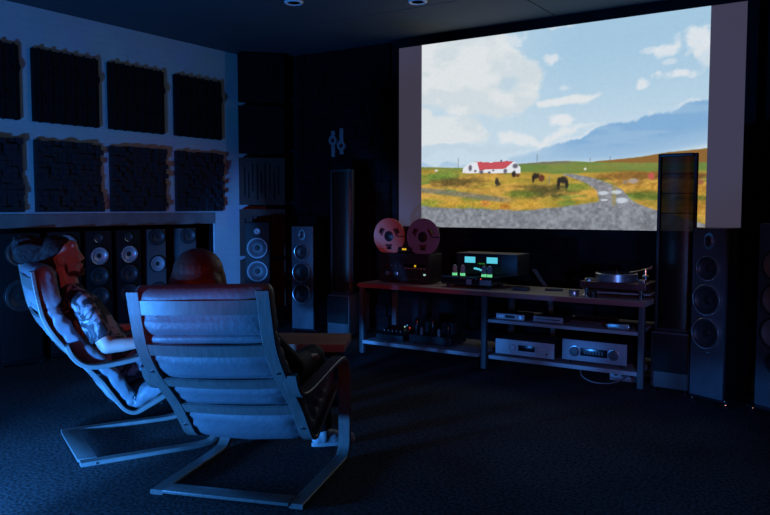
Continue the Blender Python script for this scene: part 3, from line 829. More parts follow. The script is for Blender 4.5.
for i in range(5):
    knob(td, -0.215 + i * 0.05, 0.165, 0.011, 0.012, M['dark_grey'])
for x in (-0.16, -0.06):
    knob(td, x, 0.09, 0.02, 0.018, M['steel'])
MB().box((0.13, 0.008, 0.16), (0.24, 0.006, 0.045)).build('meter_window', M['display'], td)
for i in range(7):
    MB().box((0.03 + i * 0.034, 0.004, 0.145), (0.022, 0.006, 0.010)).build('level_segment', M['silver'], td)
MB().box((0.135, 0.002, 0.168), (0.016, 0.006, 0.016)).build('indicator', M['amber'], td)
MB().box((0.235, 0.004, 0.09), (0.02, 0.006, 0.014)).build('indicator', M['white_led'], td)
for i in range(5):
    MB().box((0.02 + i * 0.045, 0.004, 0.045), (0.026, 0.008, 0.010)).build('push_button', M['dark_grey'], td)

# amplifier with cyan meters and glowing tubes
am = local('tube_amplifier', 'black tube amplifier with two glowing cyan meters and green lit tubes', 'amplifier', -3.00, 5.93, TZ)
MB().box((-0.085, 0.17, 0.062), (0.50, 0.34, 0.075), bev=0.006).build('chassis', M['gloss'], am)
for x in (-0.28, 0.11):
    for y in (0.04, 0.30):
        MB().cyl((x, y, 0), (x, y, 0.026), 0.02, 0.02, 14).build('foot', M['rubber'], am)
for x, w in ((-0.055, 0.05), (0.105, 0.11)):
    MB().box((x, -0.003, 0.056), (w, 0.006, 0.046), bev=0.002).build('front_plate', M['graphite'], am)
for i in range(5):
    knob(am, -0.13 + i * 0.036, 0.088, 0.012, 0.010, M['dark_grey'])
MB().box((0.06, -0.002, 0.088), (0.010, 0.006, 0.010)).build('power_lamp', M['red_led'], am)
MB().box((0.0, 0.36, 0.195), (0.60, 0.27, 0.18), bev=0.006).build('meter_case', M['chassis'], am)
MB().box((0.0, 0.355, 0.291), (0.60, 0.28, 0.008), bev=0.002).build('top_plate', M['dark_grey'], am)
for x in (-0.158, 0.062):
    f = MB().box((x, 0.222, 0.236), (0.118, 0.008, 0.066), bev=0.003).build('meter_frame', M['gloss'], am)
    MB().box((x, 0.216, 0.236), (0.104, 0.006, 0.054)).build('meter_face', M['cyan'], f)
pts = [(-0.075 + i * 0.008, 0.219, 0.203 + 0.006 * math.sin(i * 2.1)) for i in range(9)]
MB().tube(pts, 0.003, 6).build('script_logo', M['logo'], am)
for (x, z, w) in ((-0.105, 0.158, 0.03), (-0.078, 0.153, 0.03), (-0.05, 0.146, 0.024), (-0.03, 0.138, 0.022), (0.022, 0.158, 0.016)):
    MB().box((x, 0.220, z), (w, 0.004, 0.016)).build('display_segment', M['cyan'], am)
for x in (-0.245, -0.165, 0.045, 0.10):
    tb = MB().lathe([(0.016, 0.0), (0.016, 0.015), (0.021, 0.03), (0.021, 0.075), (0.014, 0.092), (0.003, 0.097)], (x, 0.09, 0.10), axis='Z', n=20).build('tube', M['glass'], am)
    MB().cyl((x, 0.09, 0.0995), (x, 0.09, 0.122), 0.0225, 0.0225, 18).build('tube_base', M['green'], tb)
MB().box((-0.07, 0.02, 0.103), (0.50, 0.01, 0.005)).build('glass_rail', M['chrome'], am)
MB().tube([(0.17, 0.03, 0.105), (0.26, 0.10, 0.115), (0.33, 0.16, 0.128)], 0.0025, 6).build('guard_rod', M['steel'], am)

# small things beside it
s = local('small_adapter_box', 'small dark adapter box with ribbed top right of the cyan metered amplifier', 'adapter', -2.60, 5.98, TZ)
MB().box((0, 0.04, 0.014), (0.13, 0.08, 0.028), bev=0.006).build('case', M['dark_grey'], s)
for k in range(4):
    MB().box((-0.045 + k * 0.03, 0.04, 0.032), (0.018, 0.06, 0.010), bev=0.003).build('rib', M['chassis'], s)
rb = MB()
pth = [Vector((-2.655, 6.425, 0.84)), Vector((-2.60, 6.43, 0.76)), Vector((-2.54, 6.43, 0.68)), Vector((-2.50, 6.425, 0.56)), Vector((-2.48, 6.42, 0.40)), Vector((-2.46, 6.425, 0.2)), Vector((-2.45, 6.43, 0.003))]
prev = None
for p in catmull(pth, 8):
    a = rb.bm.verts.new(p + Vector((-0.022, 0, 0))); b = rb.bm.verts.new(p + Vector((0.022, 0, 0)))
    if prev: rb.bm.faces.new((prev[0], prev[1], b, a))
    prev = (a, b)
bmesh.ops.solidify(rb.bm, geom=rb.bm.faces[:], thickness=0.004)
tag(rb.build('ribbon_cable', M['cable']), 'flat grey ribbon cable bending down behind the middle of the rack', 'cable')
rm = local('remote_control', 'small dark remote control lying on the rack top left of the turntable', 'remote', -2.36, 6.15, TZ, tr(20))
MB().box((0, 0, 0.009), (0.15, 0.045, 0.018), bev=0.005).build('body', M['chassis'], rm)
for i in range(4):
    MB().cyl((-0.05 + i * 0.03, 0, 0.018), (-0.05 + i * 0.03, 0, 0.021), 0.006, 0.006, 10).build('button', M['dark_grey'], rm)

# turntable
tt = local('turntable', 'turntable with red wooden plinth and thick metal platter at the right end of the rack', 'turntable', -1.81, 5.86, TZ)
MB().box((0.02, 0.22, 0.096), (0.52, 0.36, 0.052), bev=0.006).build('plinth', M['plinth'], tt)
MB().box((0.05, 0.235, 0.036), (0.50, 0.30, 0.012), bev=0.003).build('sub_board', M['shelf'], tt)
for x, y in ((-0.19, 0.06), (0.24, 0.06), (-0.19, 0.37), (0.24, 0.37)):
    MB().lathe([(0.028, 0.0), (0.028, 0.012), (0.02, 0.018), (0.02, 0.05), (0.026, 0.058), (0.026, 0.071)], (x, y, 0), axis='Z', n=22).build('foot', M['chrome'], tt)
MB().lathe([(0.16, 0.098), (0.165, 0.102), (0.165, 0.158), (0.160, 0.163), (0.02, 0.163)], (0.0, 0.22, 0.0225), axis='Z', n=64).build('platter', M['brushed'], tt)
MB().lathe([(0.148, 0.163), (0.148, 0.167), (0.05, 0.167), (0.05, 0.1675), (0.006, 0.1675), (0.006, 0.185), (0.004, 0.187)], (0.0, 0.22, 0.0225), axis='Z', n=48).build('record', M['gloss'], tt)
MB().lathe([(0.035, 0.100), (0.035, 0.112), (0.028, 0.120), (0.01, 0.120)], (-0.19, 0.12, 0.0225), axis='Z', n=24).build('motor_pulley', M['steel'], tt)
mp = MB().lathe([(0.04, 0.0), (0.042, 0.006), (0.042, 0.04), (0.036, 0.05), (0.01, 0.052)], (-0.28, 0.03, 0), axis='Z', n=26).build('motor_pod', M['steel'], tt)
MB().lathe([(0.03, 0.0), (0.03, 0.045), (0.02, 0.05)], (-0.12, 0.012, 0), axis='Z', n=22).build('speed_knob', M['chassis'], tt)
ar = MB().lathe([(0.03, 0.100), (0.03, 0.14), (0.02, 0.145), (0.016, 0.19), (0.01, 0.192)], (0.20, 0.33, 0.0225), axis='Z', n=22).build('tonearm_base', M['chrome'], tt)
MB().tube([(0.21, 0.42, 0.2175), (0.20, 0.33, 0.2175), (0.185, 0.20, 0.2105), (0.13, 0.12, 0.2005)], 0.005, 8).build('tonearm', M['steel'], ar)
MB().cyl((0.21, 0.40, 0.2175), (0.213, 0.435, 0.2175), 0.02, 0.02, 18).build('counterweight', M['chrome'], ar)
MB().box((0.235, 0.10, 0.1365), (0.05, 0.05, 0.028), bev=0.004).build('arm_rest', M['steel'], tt)

# small shelf boxes
def hifi(name, label, cat, x, y, z, w, d, h, fm, body, foot_h=0.012):
    t = local(name, label, cat, x, y, z)
    MB().box((0, d / 2 + 0.006, foot_h + (h - foot_h) / 2), (w - 0.006, d, h - foot_h - 0.004), bev=0.003).build('case', body, t)
    MB().box((0, 0.0, foot_h + (h - foot_h) / 2), (w, 0.014, h - foot_h), bev=0.003).build('faceplate', fm, t)
    foot4(t, w / 2 - 0.04, d - 0.08, foot_h)
    return t
MZ, LZ = 0.455, 0.150
t = hifi('headphone_amplifier', 'small silver box with a dark window at the left of the middle shelf', 'amplifier', -2.615, 5.83, MZ, 0.255, 0.2, 0.052, M['silver'], M['chassis'], 0.006)
MB().box((-0.0, -0.008, 0.03), (0.085, 0.004, 0.026)).build('display', M['display'], t)
knob(t, 0.095, 0.03, 0.015, 0.012, M['steel'])
for i in range(3):
    MB().cyl((-0.11 + i * 0.022, -0.007, 0.03), (-0.11 + i * 0.022, -0.012, 0.03), 0.006, 0.006, 12).build('socket', M['steel'], t)
t = hifi('media_player', 'flat dark blue lit box at the middle of the middle shelf', 'player', -2.29, 5.85, MZ, 0.255, 0.22, 0.052, M['graphite'], M['chassis'], 0.006)
MB().box((0.0, -0.008, 0.03), (0.2, 0.003, 0.006)).build('disc_slot', M['display'], t)
MB().box((0.11, -0.008, 0.016), (0.006, 0.004, 0.006)).build('power_button', M['steel'], t)
t = hifi('phono_preamplifier', 'small bright silver box with end caps at the right of the middle shelf', 'amplifier', -1.715, 5.83, MZ, 0.16, 0.12, 0.046, M['steel'], M['chassis'], 0.004)
for s in (-1, 1):
    MB().box((s * 0.088, -0.002, 0.026), (0.014, 0.02, 0.03), bev=0.004).build('end_cap', M['chrome'], t)
bd = MB().box((0, 0.15, 0.008), (0.36, 0.30, 0.016), bev=0.003)
tag(bd.build('support_board', M['plinth'], loc=(-2.03, 6.02, MZ)), 'thin red brown board lying on the middle shelf behind the small silver box', 'board')
t = hifi('integrated_amplifier', 'silver amplifier with small dark display on the lower shelf beside a darker one', 'amplifier', -2.485, 5.83, LZ, 0.52, 0.38, 0.142, M['silver'], M['chassis'], 0.016)
MB().box((0.02, -0.008, 0.08), (0.145, 0.004, 0.048), bev=0.001).build('display', M['display'], t)
for x in (-0.105, 0.125):
    knob(t, x, 0.08, 0.026, 0.02, M['silver'])
MB().cyl((0.195, -0.007, 0.05), (0.195, -0.011, 0.05), 0.007, 0.007, 12).build('headphone_socket', M['display'], t)
for i in range(9):
    MB().box((-0.2 + i * 0.05, 0.2, 0.141), (0.03, 0.28, 0.004)).build('vent_rib', M['dark_grey'], t)
t = hifi('power_amplifier', 'wide slate blue amplifier with dark display at the right end of the lower shelf', 'amplifier', -1.90, 5.83, LZ, 0.515, 0.38, 0.195, M['graphite'], M['chassis'], 0.03)
MB().box((0.0, -0.008, 0.105), (0.215, 0.004, 0.062), bev=0.001).build('display', M['display'], t)
for i in range(7):
    MB().box((-0.07 + i * 0.023, -0.011, 0.105), (0.014, 0.004, 0.03)).build('display_digit', M['dark_grey'], t)
for x in (-0.155, 0.155):
    k = knob(t, x, 0.105, 0.036, 0.022, M['dark_grey']); 
    MB().lathe([(0.044, 0.0), (0.044, -0.008), (0.036, -0.010)], (x, 0, 0.105), axis='Y', n=28).build('knob_ring', M['steel'], k)

# left bay: mixer and tube power amplifier in the dark
mx = local('mixer', 'small dark mixer with tiny coloured lights on the lower left shelf', 'mixer', -3.86, 5.87, LZ)
MB().box((0, 0.14, 0.05), (0.30, 0.26, 0.07), rot=Matrix.Rotation(tr(12), 4, 'X'), bev=0.008).build('case', M['chassis'], mx)
MB().box((0, 0.14, 0.012), (0.26, 0.22, 0.024)).build('base', M['rubber'], mx)
for i in range(5):
    MB().cyl((-0.11 + i * 0.045, 0.10, 0.07), (-0.11 + i * 0.045, 0.095, 0.093), 0.009, 0.007, 12).build('knob', M['steel'], mx)
for (x, z, m_) in ((0.06, 0.115, 'white_led'), (0.085, 0.13, 'blue_led'), (0.115, 0.11, 'red_led')):
    MB().ell((x, 0.19, z), (0.007, 0.007, 0.007), n=10).build('indicator', M[m_], mx)
tp = local('tube_power_amplifier', 'dark amplifier with upright glass tubes on the lower left shelf beside the mixer', 'amplifier', -3.43, 5.87, LZ)
MB().box((0, 0.17, 0.05), (0.44, 0.30, 0.07), bev=0.006).build('chassis', M['chassis'], tp)
foot4(tp, 0.18, 0.22, 0.016)
for i, (x, y, h) in enumerate(((-0.17, 0.08, 0.15), (0.0, 0.08, 0.165), (0.16, 0.08, 0.12))):
    MB().lathe([(0.022, 0.0), (0.024, 0.02), (0.024, h - 0.02), (0.016, h - 0.004), (0.004, h)], (x, y, 0.085), axis='Z', n=20).build('tube', M['gloss'], tp)
for x in (-0.10, 0.08):
    MB().lathe([(0.012, 0.0), (0.014, 0.01), (0.014, 0.06), (0.004, 0.07)], (x, 0.05, 0.085), axis='Z', n=16).build('small_tube', M['glass'], tp)
for x in (-0.11, 0.11):
    MB().box((x, 0.24, 0.14), (0.15, 0.12, 0.11), bev=0.008).build('transformer', M['chassis'], tp)

cab = MB().tube(catmull([(-2.05, 5.95, 0.09), (-2.0, 5.86, 0.05), (-1.9, 5.83, 0.022), (-1.78, 5.88, 0.02), (-1.70, 6.0, 0.05), (-1.68, 6.12, 0.105)], 10), 0.006, 8)
tag(cab.build('power_cable', M['cable']), 'pale power cable looping below the right bay of the rack', 'cable')
pb = thing('power_strip', 'small dark blue power strip on the carpet under the right bay of the rack', 'power strip', (-1.74, 6.12, 0))
MB().box((0, 0, 0.05), (0.22, 0.08, 0.10), bev=0.006).build('case', M['graphite'], pb)
for x in (-0.06, 0, 0.06):
    MB().cyl((x, -0.04, 0.055), (x, -0.043, 0.055), 0.018, 0.018, 16).build('socket', M['chassis'], pb)

# ------------------------------------------------------------------ coffee table
cd = Vector((-0.862, -0.507)); sd = Vector((-0.507, 0.862))
ctr = Vector((-3.135, 4.208)) + cd * 0.88 + sd * 0.24
ct = thing('coffee_table', 'low red brown coffee table with a thick top in front of the armchairs', 'table', (ctr.x, ctr.y, 0), math.atan2(-cd.y, -cd.x))
MB().box((0, 0, 0.415), (1.76, 0.48, 0.055), bev=0.005).build('table_top', M['tabletop'], ct)
for sx in (-1, 1):
    for sy in (-1, 1):
        MB().box((sx * 0.80, sy * 0.18, 0.194), (0.06, 0.06, 0.388), bev=0.005).build('leg', M['black_wall'], ct)
MB().box((0, 0, 0.36), (1.54, 0.30, 0.055)).build('apron', M['black_wall'], ct)

# ------------------------------------------------------------------ armchairs
RAIL = catmull([(-.235, 1.065), (-.215, .93), (-.18, .79), (-.095, .655), (.005, .545), (.09, .45), (.158, .35), (.212, .275), (.272, .248), (.345, .275), (.45, .325), (.58, .385), (.70, .435)], 7)
RAIL = [(p.x, p.y) for p in [Vector((a[0], a[1])) for a in RAIL]]
LEG = catmull([(-.085, .665), (-.055, .60), (-.005, .553), (.07, .537), (.2, .548), (.38, .575), (.56, .598), (.66, .590), (.715, .535), (.733, .44), (.735, .25), (.733, .09), (.70, .03), (.62, .0125), (.4, .0125), (.15, .0125), (-.03, .0125)], 7)
LEG = [(p[0], p[1]) for p in LEG]

def arclen(P):
    s = [0.0]
    for a, b in zip(P[:-1], P[1:]): s.append(s[-1] + math.hypot(b[0] - a[0], b[1] - a[1]))
    return s
RS = arclen(RAIL)
def rail_at(s):
    for i in range(len(RS) - 1):
        if RS[i + 1] >= s or i == len(RS) - 2:
            t = (s - RS[i]) / (RS[i + 1] - RS[i]); a, b = RAIL[i], RAIL[i + 1]
            p = (a[0] + (b[0] - a[0]) * t, a[1] + (b[1] - a[1]) * t)
            L = RS[i + 1] - RS[i]; tx, tz = (b[0] - a[0]) / L, (b[1] - a[1]) / L
            return p, (tx, tz), (-tz, tx)      # point, tangent (downwards), normal towards the sitter
def nrm(s):
    p, t, n = rail_at(s)
    return n

SLATS = (0.075, 0.285, 0.51, 0.735)

def padded(s0, s1, w, t0, thick, bulge, wr, seed, ns=90, over=0.0):
    """upholstered pad lying along the rail, rounded section, creases"""
    m = MB(); rings = []; nc = 44
    for i in range(ns + 1):
        f = i / ns; s = s0 + (s1 - s0) * f
        (px, pz), (tx, tz), (nx, nz) = rail_at(max(0.0, min(s, RS[-1])))
        if s < 0: px += tx * s; pz += tz * s
        e = min(f, 1 - f) * (s1 - s0)
        k = min(1.0, e / (thick * 0.5)); sc_ = math.sqrt(max(0.0, 1 - (1 - k) ** 2)) * 0.98 + 0.02
        ring = []
        for j in range(nc):
            a = 2 * PI * j / nc; c, s_ = math.cos(a), math.sin(a)
            ex = 0.30
            yy = math.copysign(abs(c) ** ex, c) * w / 2 * (0.94 + 0.06 * sc_)
            vv = math.copysign(abs(s_) ** 0.55, s_) * thick / 2 * sc_
            if s_ < 0 and bulge:
                d = min(abs(s - q) for q in SLATS)
                vv -= bulge * min(1, d / 0.07) ** 1.5 * (1 - abs(yy / (w / 2)) ** 4) * sc_
            q = Vector((s * 9 + seed, yy * 9, s_ * 2))
            wv = noise.noise(Vector((s * 22 + yy * 14 + seed, yy * 7 - s * 5, seed))) * wr + noise.noise(q) * wr * 0.8
            edge = abs(yy / (w / 2)) ** 6
            wv += edge * wr * 0.9 * math.sin(s * 70 + 3 * noise.noise(q))
            vv += wv * sc_
            off = t0 + thick / 2 + vv
            ring.append(m.bm.verts.new((px + nx * off, yy, pz + nz * off)))
        rings.append(ring)
    for A, B in zip(rings[:-1], rings[1:]):
        for j in range(nc):
            m.bm.faces.new((A[j], A[(j + 1) % nc], B[(j + 1) % nc], B[j]))
    m.bm.faces.new(rings[0]); m.bm.faces.new(rings[-1])
    return m

def armchair(loc, rz, scale, label, shell=Matrix.Identity(4)):
    t = thing('bentwood_armchair', label, 'armchair', loc, rz, 'bentwood cantilever armchairs')
    t.scale = scale
    for s in (-1, 1):
        r = MB().strip(RAIL, s * 0.295, 0.062, 0.022).xf(shell).build('side_rail', M['wood'], t, smooth=40)
        for sp in (0.86, 0.42):
            (px, pz), _, (nx, nz) = rail_at(sp)
            MB().cyl((px - nx * 0.008, s * 0.295, pz - nz * 0.008), (px - nx * 0.015, s * 0.295, pz - nz * 0.015), 0.009, 0.008, 14).xf(shell).build('bolt', M['steel'], r)
        l = MB().strip(LEG, s * 0.338, 0.064, 0.025).build('leg_frame', M['wood'], t, smooth=40)
        MB().cyl((0.05, s * 0.3700, 0.0125), (0.05, s * 0.3735, 0.0125), 0.007, 0.007, 12).build('bolt', M['steel'], l)
    for k, sp in enumerate(SLATS):
        m = MB(); (px, pz), (tx, tz), (nx, nz) = rail_at(sp)
        hw = (0.034, 0.031, 0.030, 0.030)[k]
        rings = []
        for i in range(15):
            y = -0.266 + 0.532 * i / 14; bow = -0.012 * (1 - (y / 0.266) ** 2)
            ring = []
            for u, v in ((-hw, -0.007), (hw, -0.007), (hw, 0.007), (-hw, 0.007)):
                ring.append(m.bm.verts.new((px + tx * u + nx * (v + bow - 0.002), y, pz + tz * u + nz * (v + bow - 0.002))))
            rings.append(ring)
        for A, B in zip(rings[:-1], rings[1:]):
            for j in range(4): m.bm.faces.new((A[j], A[(j + 1) % 4], B[(j + 1) % 4], B[j]))
        m.bm.faces.new(rings[0]); m.bm.faces.new(rings[-1])
        m.xf(shell).build('back_slat', M['wood'], t, smooth=30)
    MB().box((0.012, 0, 0.020), (0.10, 0.612, 0.016), bev=0.003).build('rear_crossbar', M['wood'], t)
    MB().box((0.345, 0, 0.40 - 0.09), (0.05, 0.56, 0.018), bev=0.003).xf(Matrix.Translation((0.06, 0, -0.03))).build('seat_crossbar', M['wood'], t)
    padded(0.20, RS[-1] + 0.0, 0.615, 0.013, 0.092, 0.032, 0.0085, 3.1).xf(shell).build('seat_cushion', M['leather'], t, smooth=180)
    padded(-0.018, 0.232, 0.62, -0.004, 0.125, 0.014, 0.006, 9.4, ns=40).xf(shell).build('headrest_pillow', M['leather'], t, smooth=180)
    return t

LC = armchair((-3.893, 2.612, 0), math.atan2(0.903, 0.43), (1, 1, 1), 'grey cushioned bentwood armchair at the left with the bearded man in it')
sh = Matrix.Translation((0, 0.0, -0.004)) @ Matrix.Translation((0.1, 0, 0.6)) @ Matrix.Rotation(tr(0.5), 4, 'Z') @ Matrix.Rotation(tr(-2.4), 4, 'X') @ Matrix.Translation((-0.1, 0, -0.6))
NC = armchair((-2.60, 2.545, 0), math.atan2(0.944, -0.33), (1.0, 1.07, 0.97), 'grey bentwood armchair seen from behind in the foreground with the woman in it', sh)

# ------------------------------------------------------------------ people (chair axes: x forward, y left, z up)
def hand(m, wrist, d, up, side, L=0.18, curl=0.5):
    """palm and five fingers; d forward, up palm-back normal, side = thumb side vector"""
    w = Vector(wrist); d = Vector(d).normalized(); up = Vector(up).normalized(); sd = Vector(side).normalized()
    pc = w + d * 0.05
    for k in range(4):
        b = w + d * 0.085 + sd * (0.030 - 0.020 * k); ln = (0.072, 0.080, 0.074, 0.058)[k]
        m.cap(w + d * 0.015 + sd * (0.018 - 0.012 * k), b, 0.015, 0.0115, 10)
        p, dr = b, d
        for q in range(3):
            dr = (dr - up * curl * (0.45 + 0.2 * q)).normalized()
            p2 = p + dr * ln * (0.46, 0.31, 0.25)[q]
            m.cap(p, p2, 0.0105 - 0.001 * q, 0.0095 - 0.001 * q, 10); p = p2
    a = w + d * 0.03 + sd * 0.025; b = a + (d * 0.6 + sd * 0.7).normalized() * 0.045; c = b + (d * 0.95 - up * 0.3).normalized() * 0.035
    m.cap(a, b, 0.015, 0.0115, 10); m.cap(b, c, 0.0112, 0.0095, 10)

def head(m, c, pitch, yaw=0.0, k=1.0, beard=False):
    """c centre of skull; face towards +x when pitch and yaw are 0"""
    R = Matrix.Translation(c) @ Matrix.Rotation(yaw, 4, 'Z') @ Matrix.Rotation(pitch, 4, 'Y')
    def e(p, r, tilt=0.0):
        m.ell(R @ Vector([q * k for q in p]), [q * k for q in r], rot=R.to_3x3().to_4x4() @ Matrix.Rotation(tilt, 4, 'Y'), n=22)
    e((-0.008, 0, 0.028), (0.098, 0.076, 0.092))          # skull
    e((0.030, 0, -0.022), (0.062, 0.066, 0.082))          # face
    e((0.040, 0, -0.078), (0.046, 0.050, 0.040))          # jaw
    e((0.074, 0, -0.100), (0.020, 0.024, 0.018))          # chin
    e((0.068, 0, 0.050), (0.028, 0.056, 0.040))           # forehead
    e((0.086, 0, 0.018), (0.014, 0.046, 0.012))           # brow ridge
    e((0.096, 0, 0.000), (0.012, 0.011, 0.026), -0.45)    # nose bridge
    e((0.106, 0, -0.022), (0.014, 0.014, 0.012))          # nose tip
    for s in (-1, 1):
        e((0.098, s * 0.012, -0.026), (0.012, 0.010, 0.009))     # wings
        e((0.076, s * 0.040, -0.026), (0.022, 0.026, 0.020))     # cheek
        e((0.078, s * 0.030, 0.003), (0.013, 0.014, 0.010))      # eyeball under the lid
        e((-0.012, s * 0.079, -0.014), (0.020, 0.010, 0.032), -0.2)   # ear
    e((0.090, 0, -0.055), (0.015, 0.024, 0.008))          # lips
    e((0.088, 0, -0.068), (0.014, 0.021, 0.008))
    return R

def limb_pts(side, sh, el, wr):
    return [(*sh, 0.052), (sh[0] * .5 + el[0] * .5, sh[1] * .5 + el[1] * .5, sh[2] * .5 + el[2] * .5, 0.047), (*el, 0.040),
            (el[0] * .65 + wr[0] * .35, el[1] * .65 + wr[1] * .35, el[2] * .65 + wr[2] * .35, 0.040), (*wr, 0.027)]

def torso(m, hipc, chest, neck, g=0.0, ws=1.0):
    h, c, n = Vector(hipc), Vector(chest), Vector(neck)
    for i in range(9):
        f = i / 8; p = h.lerp(c, f)
        wy = (0.165 + 0.0 * f) * (1 - 0.18 * math.sin(f * PI)) * ws + g; wx = 0.108 + 0.012 * f + g
        m.ell(p, (wx, wy, 0.10 + g), n=18)
    m.ell(c.lerp(n, 0.45) + Vector((-0.01, 0, -0.02)), (0.09 + g, 0.18 * ws + g, 0.075 + g), n=18)

def leg_pts(hip, knee, ank, g=0.0):
    k = Vector(knee); a = Vector(ank)
    calf = k.lerp(a, 0.32)
    return [(*hip, 0.088 + g), (*(Vector(hip).lerp(k, 0.5)), 0.074 + g), (*knee, 0.056 + g), (*calf, 0.055 + g), (*ank, 0.036 + g)]

def shoe(t, ank, heading, m=None):
    a = Vector(ank); d = Vector((math.cos(heading), math.sin(heading), 0))
    s = MB(); g = Vector((a.x, a.y, 0))
    s.cap(g + d * -0.03 + Vector((0, 0, 0.052)), g + d * 0.06 + Vector((0, 0, 0.05)), 0.042, 0.040)
    s.cap(g + d * 0.06 + Vector((0, 0, 0.046)), g + d * 0.165 + Vector((0, 0, 0.036)), 0.040, 0.028)
    s.cap(a * 1.0 + Vector((0, 0, -0.025)), g + Vector((0, 0, 0.055)), 0.047, 0.047)
    o = link('shoe', remesh(s, 0.006, 4), M['shoe'], t, 180)
    b = MB()
    pr = []
    for k in range(28):
        u = 2 * PI * k / 28; x = 0.065 + 0.135 * math.cos(u); y = 0.045 * math.sin(u) * (1.0 if math.cos(u) > -0.2 else 0.85)
        pr.append((x, y))
    lo = [b.bm.verts.new(g + d * x + Vector((-d.y, d.x, 0)) * y + Vector((0, 0, 0.002))) for x, y in pr]
    f = b.bm.faces.new(lo); e_ = bmesh.ops.extrude_face_region(b.bm, geom=[f])
    bmesh.ops.translate(b.bm, vec=(0, 0, 0.022), verts=[v for v in e_['geom'] if isinstance(v, bmesh.types.BMVert)])
    b.build('sole', M['sole'], o)
    return o

# --- the man
def man():
    hip, chest, neck = (0.27, 0, 0.45), (0.045, 0, 0.80), (-0.005, 0, 0.965)
    hc = Vector((-0.045, 0.0, 1.112))
    b = MB()
    R = head(b, hc, tr(-9), tr(-6), 1.0)
    b.cap((0.0, 0, 0.89), (-0.035, 0, 1.04), 0.060, 0.056)
    torso(b, hip, chest, neck)
    sh_r, el_r, wr_r = (0.02, -0.195, 0.86), (0.13, -0.285, 0.63), (0.375, -0.27, 0.638)
    sh_l, el_l, wr_l = (0.02, 0.195, 0.86), (0.13, 0.285, 0.63), (0.375, 0.28, 0.638)
    b.chain(limb_pts(-1, sh_r, el_r, wr_r)); b.chain(limb_pts(1, sh_l, el_l, wr_l))
    hand(b, wr_r, (1, 0.05, 0.0), (0, 0, 1), (0, 1, 0)); hand(b, wr_l, (1, -0.05, 0.0), (0, 0, 1), (0, -1, 0))
    kn = [(0.68, -0.13, 0.60), (0.68, 0.13, 0.60)]; an = [(0.82, -0.13, 0.10), (0.84, 0.15, 0.10)]
    for h_, k_, a_ in zip(((0.27, -0.095, 0.47), (0.27, 0.095, 0.47)), kn, an):
        b.chain(leg_pts(h_, k_, a_)); b.cap((a_[0], a_[1], 0.07), (a_[0] + 0.10, a_[1], 0.045), 0.034, 0.026)
    body = link('person', remesh(b, 0.0065, 5), M['skin'], None, 180)
    body.location = LC.location; body.rotation_euler = LC.rotation_euler
    tag(body, 'bearded person in a patterned short sleeved shirt leaning back in the left armchair', 'person')
    s = MB(); torso(s, hip, chest, neck, 0.014)
    s.ell((-0.0, 0, 0.925), (0.07, 0.12, 0.05))
    for sh0, el in ((sh_r, el_r), (sh_l, el_l)):
        a, e = Vector(sh0), Vector(el)
        s.cap(a + Vector((-0.01, -math.copysign(0.06, a.y), 0.02)), a, 0.07, 0.068)
        s.cap(a, a.lerp(e, 0.55), 0.067, 0.064); s.cyl(a.lerp(e, 0.5), a.lerp(e, 0.82), 0.064, 0.066, 20)
    link('shirt', remesh(s, 0.008, 4), M['shirt'], body, 180)
    p = MB(); p.ell((0.27, 0, 0.46), (0.135, 0.19, 0.105))
    for h_, k_, a_ in zip(((0.27, -0.095, 0.47), (0.27, 0.095, 0.47)), kn, an):
        q = leg_pts(h_, k_, a_, 0.014); q[-1] = (*Vector(k_).lerp(Vector(a_), 0.93), 0.052); p.chain(q[:-1]); p.cyl(q[-2][:3], q[-1][:3], q[-2][3], q[-1][3], 20)
    link('trousers', remesh(p, 0.008, 4), M['trousers_m'], body, 180)
    for a_ in an: shoe(body, a_, 0.0)
    # hair swept back into a loose bun
    h = MB()
    def e(p_, r, tl=0.0):
        h.ell(R @ (Vector(p_) * 1.02), r, rot=R.to_3x3().to_4x4() @ Matrix.Rotation(tl, 4, 'Y'), n=22)
    e((-0.034, 0, 0.054), (0.090, 0.081, 0.082)); e((-0.068, 0, 0.005), (0.050, 0.074, 0.080)); e((0.000, 0, 0.082), (0.060, 0.066, 0.042))
    e((-0.115, 0, 0.045), (0.055, 0.055, 0.055), 0.3)
    hb = link('hair', remesh(h, 0.006, 3), M['hair_m'], body, 180)
    g = MB()
    rg = random.Random(5)
    for k in range(70):
        a = rg.random() * 2 * PI; r_ = math.sqrt(rg.random())
        cy, cz = math.cos(a), math.sin(a)
        p0 = R @ Vector((-0.085, 0.045 * r_ * cy, 0.075 + 0.045 * r_ * cz))
        p1 = R @ Vector((-0.135 - 0.02 * rg.random(), 0.062 * r_ * cy, 0.09 + 0.066 * r_ * cz))
        p2 = R @ Vector((-0.19 - 0.03 * rg.random(), 0.066 * r_ * cy, 0.095 + 0.07 * r_ * cz + 0.02 * (rg.random() - 0.5)))
        p3 = R @ Vector((-0.215 - 0.03 * rg.random(), 0.045 * r_ * cy, 0.085 + 0.05 * r_ * cz + 0.02 * (rg.random() - 0.5)))
        g.cap(p0, p1, 0.014, 0.016, 8); g.cap(p1, p2, 0.016, 0.013, 8); g.cap(p2, p3, 0.013, 0.006, 8)
    bn = remesh(g, 0.0065, 2)
    bb = link('hair_bun', bn, M['hair_m'], hb, 180)
    f = MB()
    def e2(p_, r, tl=0.0):
        f.ell(R @ (Vector(p_) * 1.02), r, rot=R.to_3x3().to_4x4() @ Matrix.Rotation(tl, 4, 'Y'), n=20)
    e2((0.064, 0, -0.108), (0.036, 0.038, 0.016)); e2((0.090, 0, -0.086), (0.017, 0.030, 0.014))
    e2((0.100, 0, -0.046), (0.008, 0.026, 0.006))
    for s_ in (-1, 1):
        e2((0.036, s_ * 0.046, -0.094), (0.036, 0.010, 0.016)); e2((0.008, s_ * 0.062, -0.06), (0.010, 0.007, 0.034))
    link('beard', remesh(f, 0.005, 2), M['beard'], body, 180)
    return body
man()

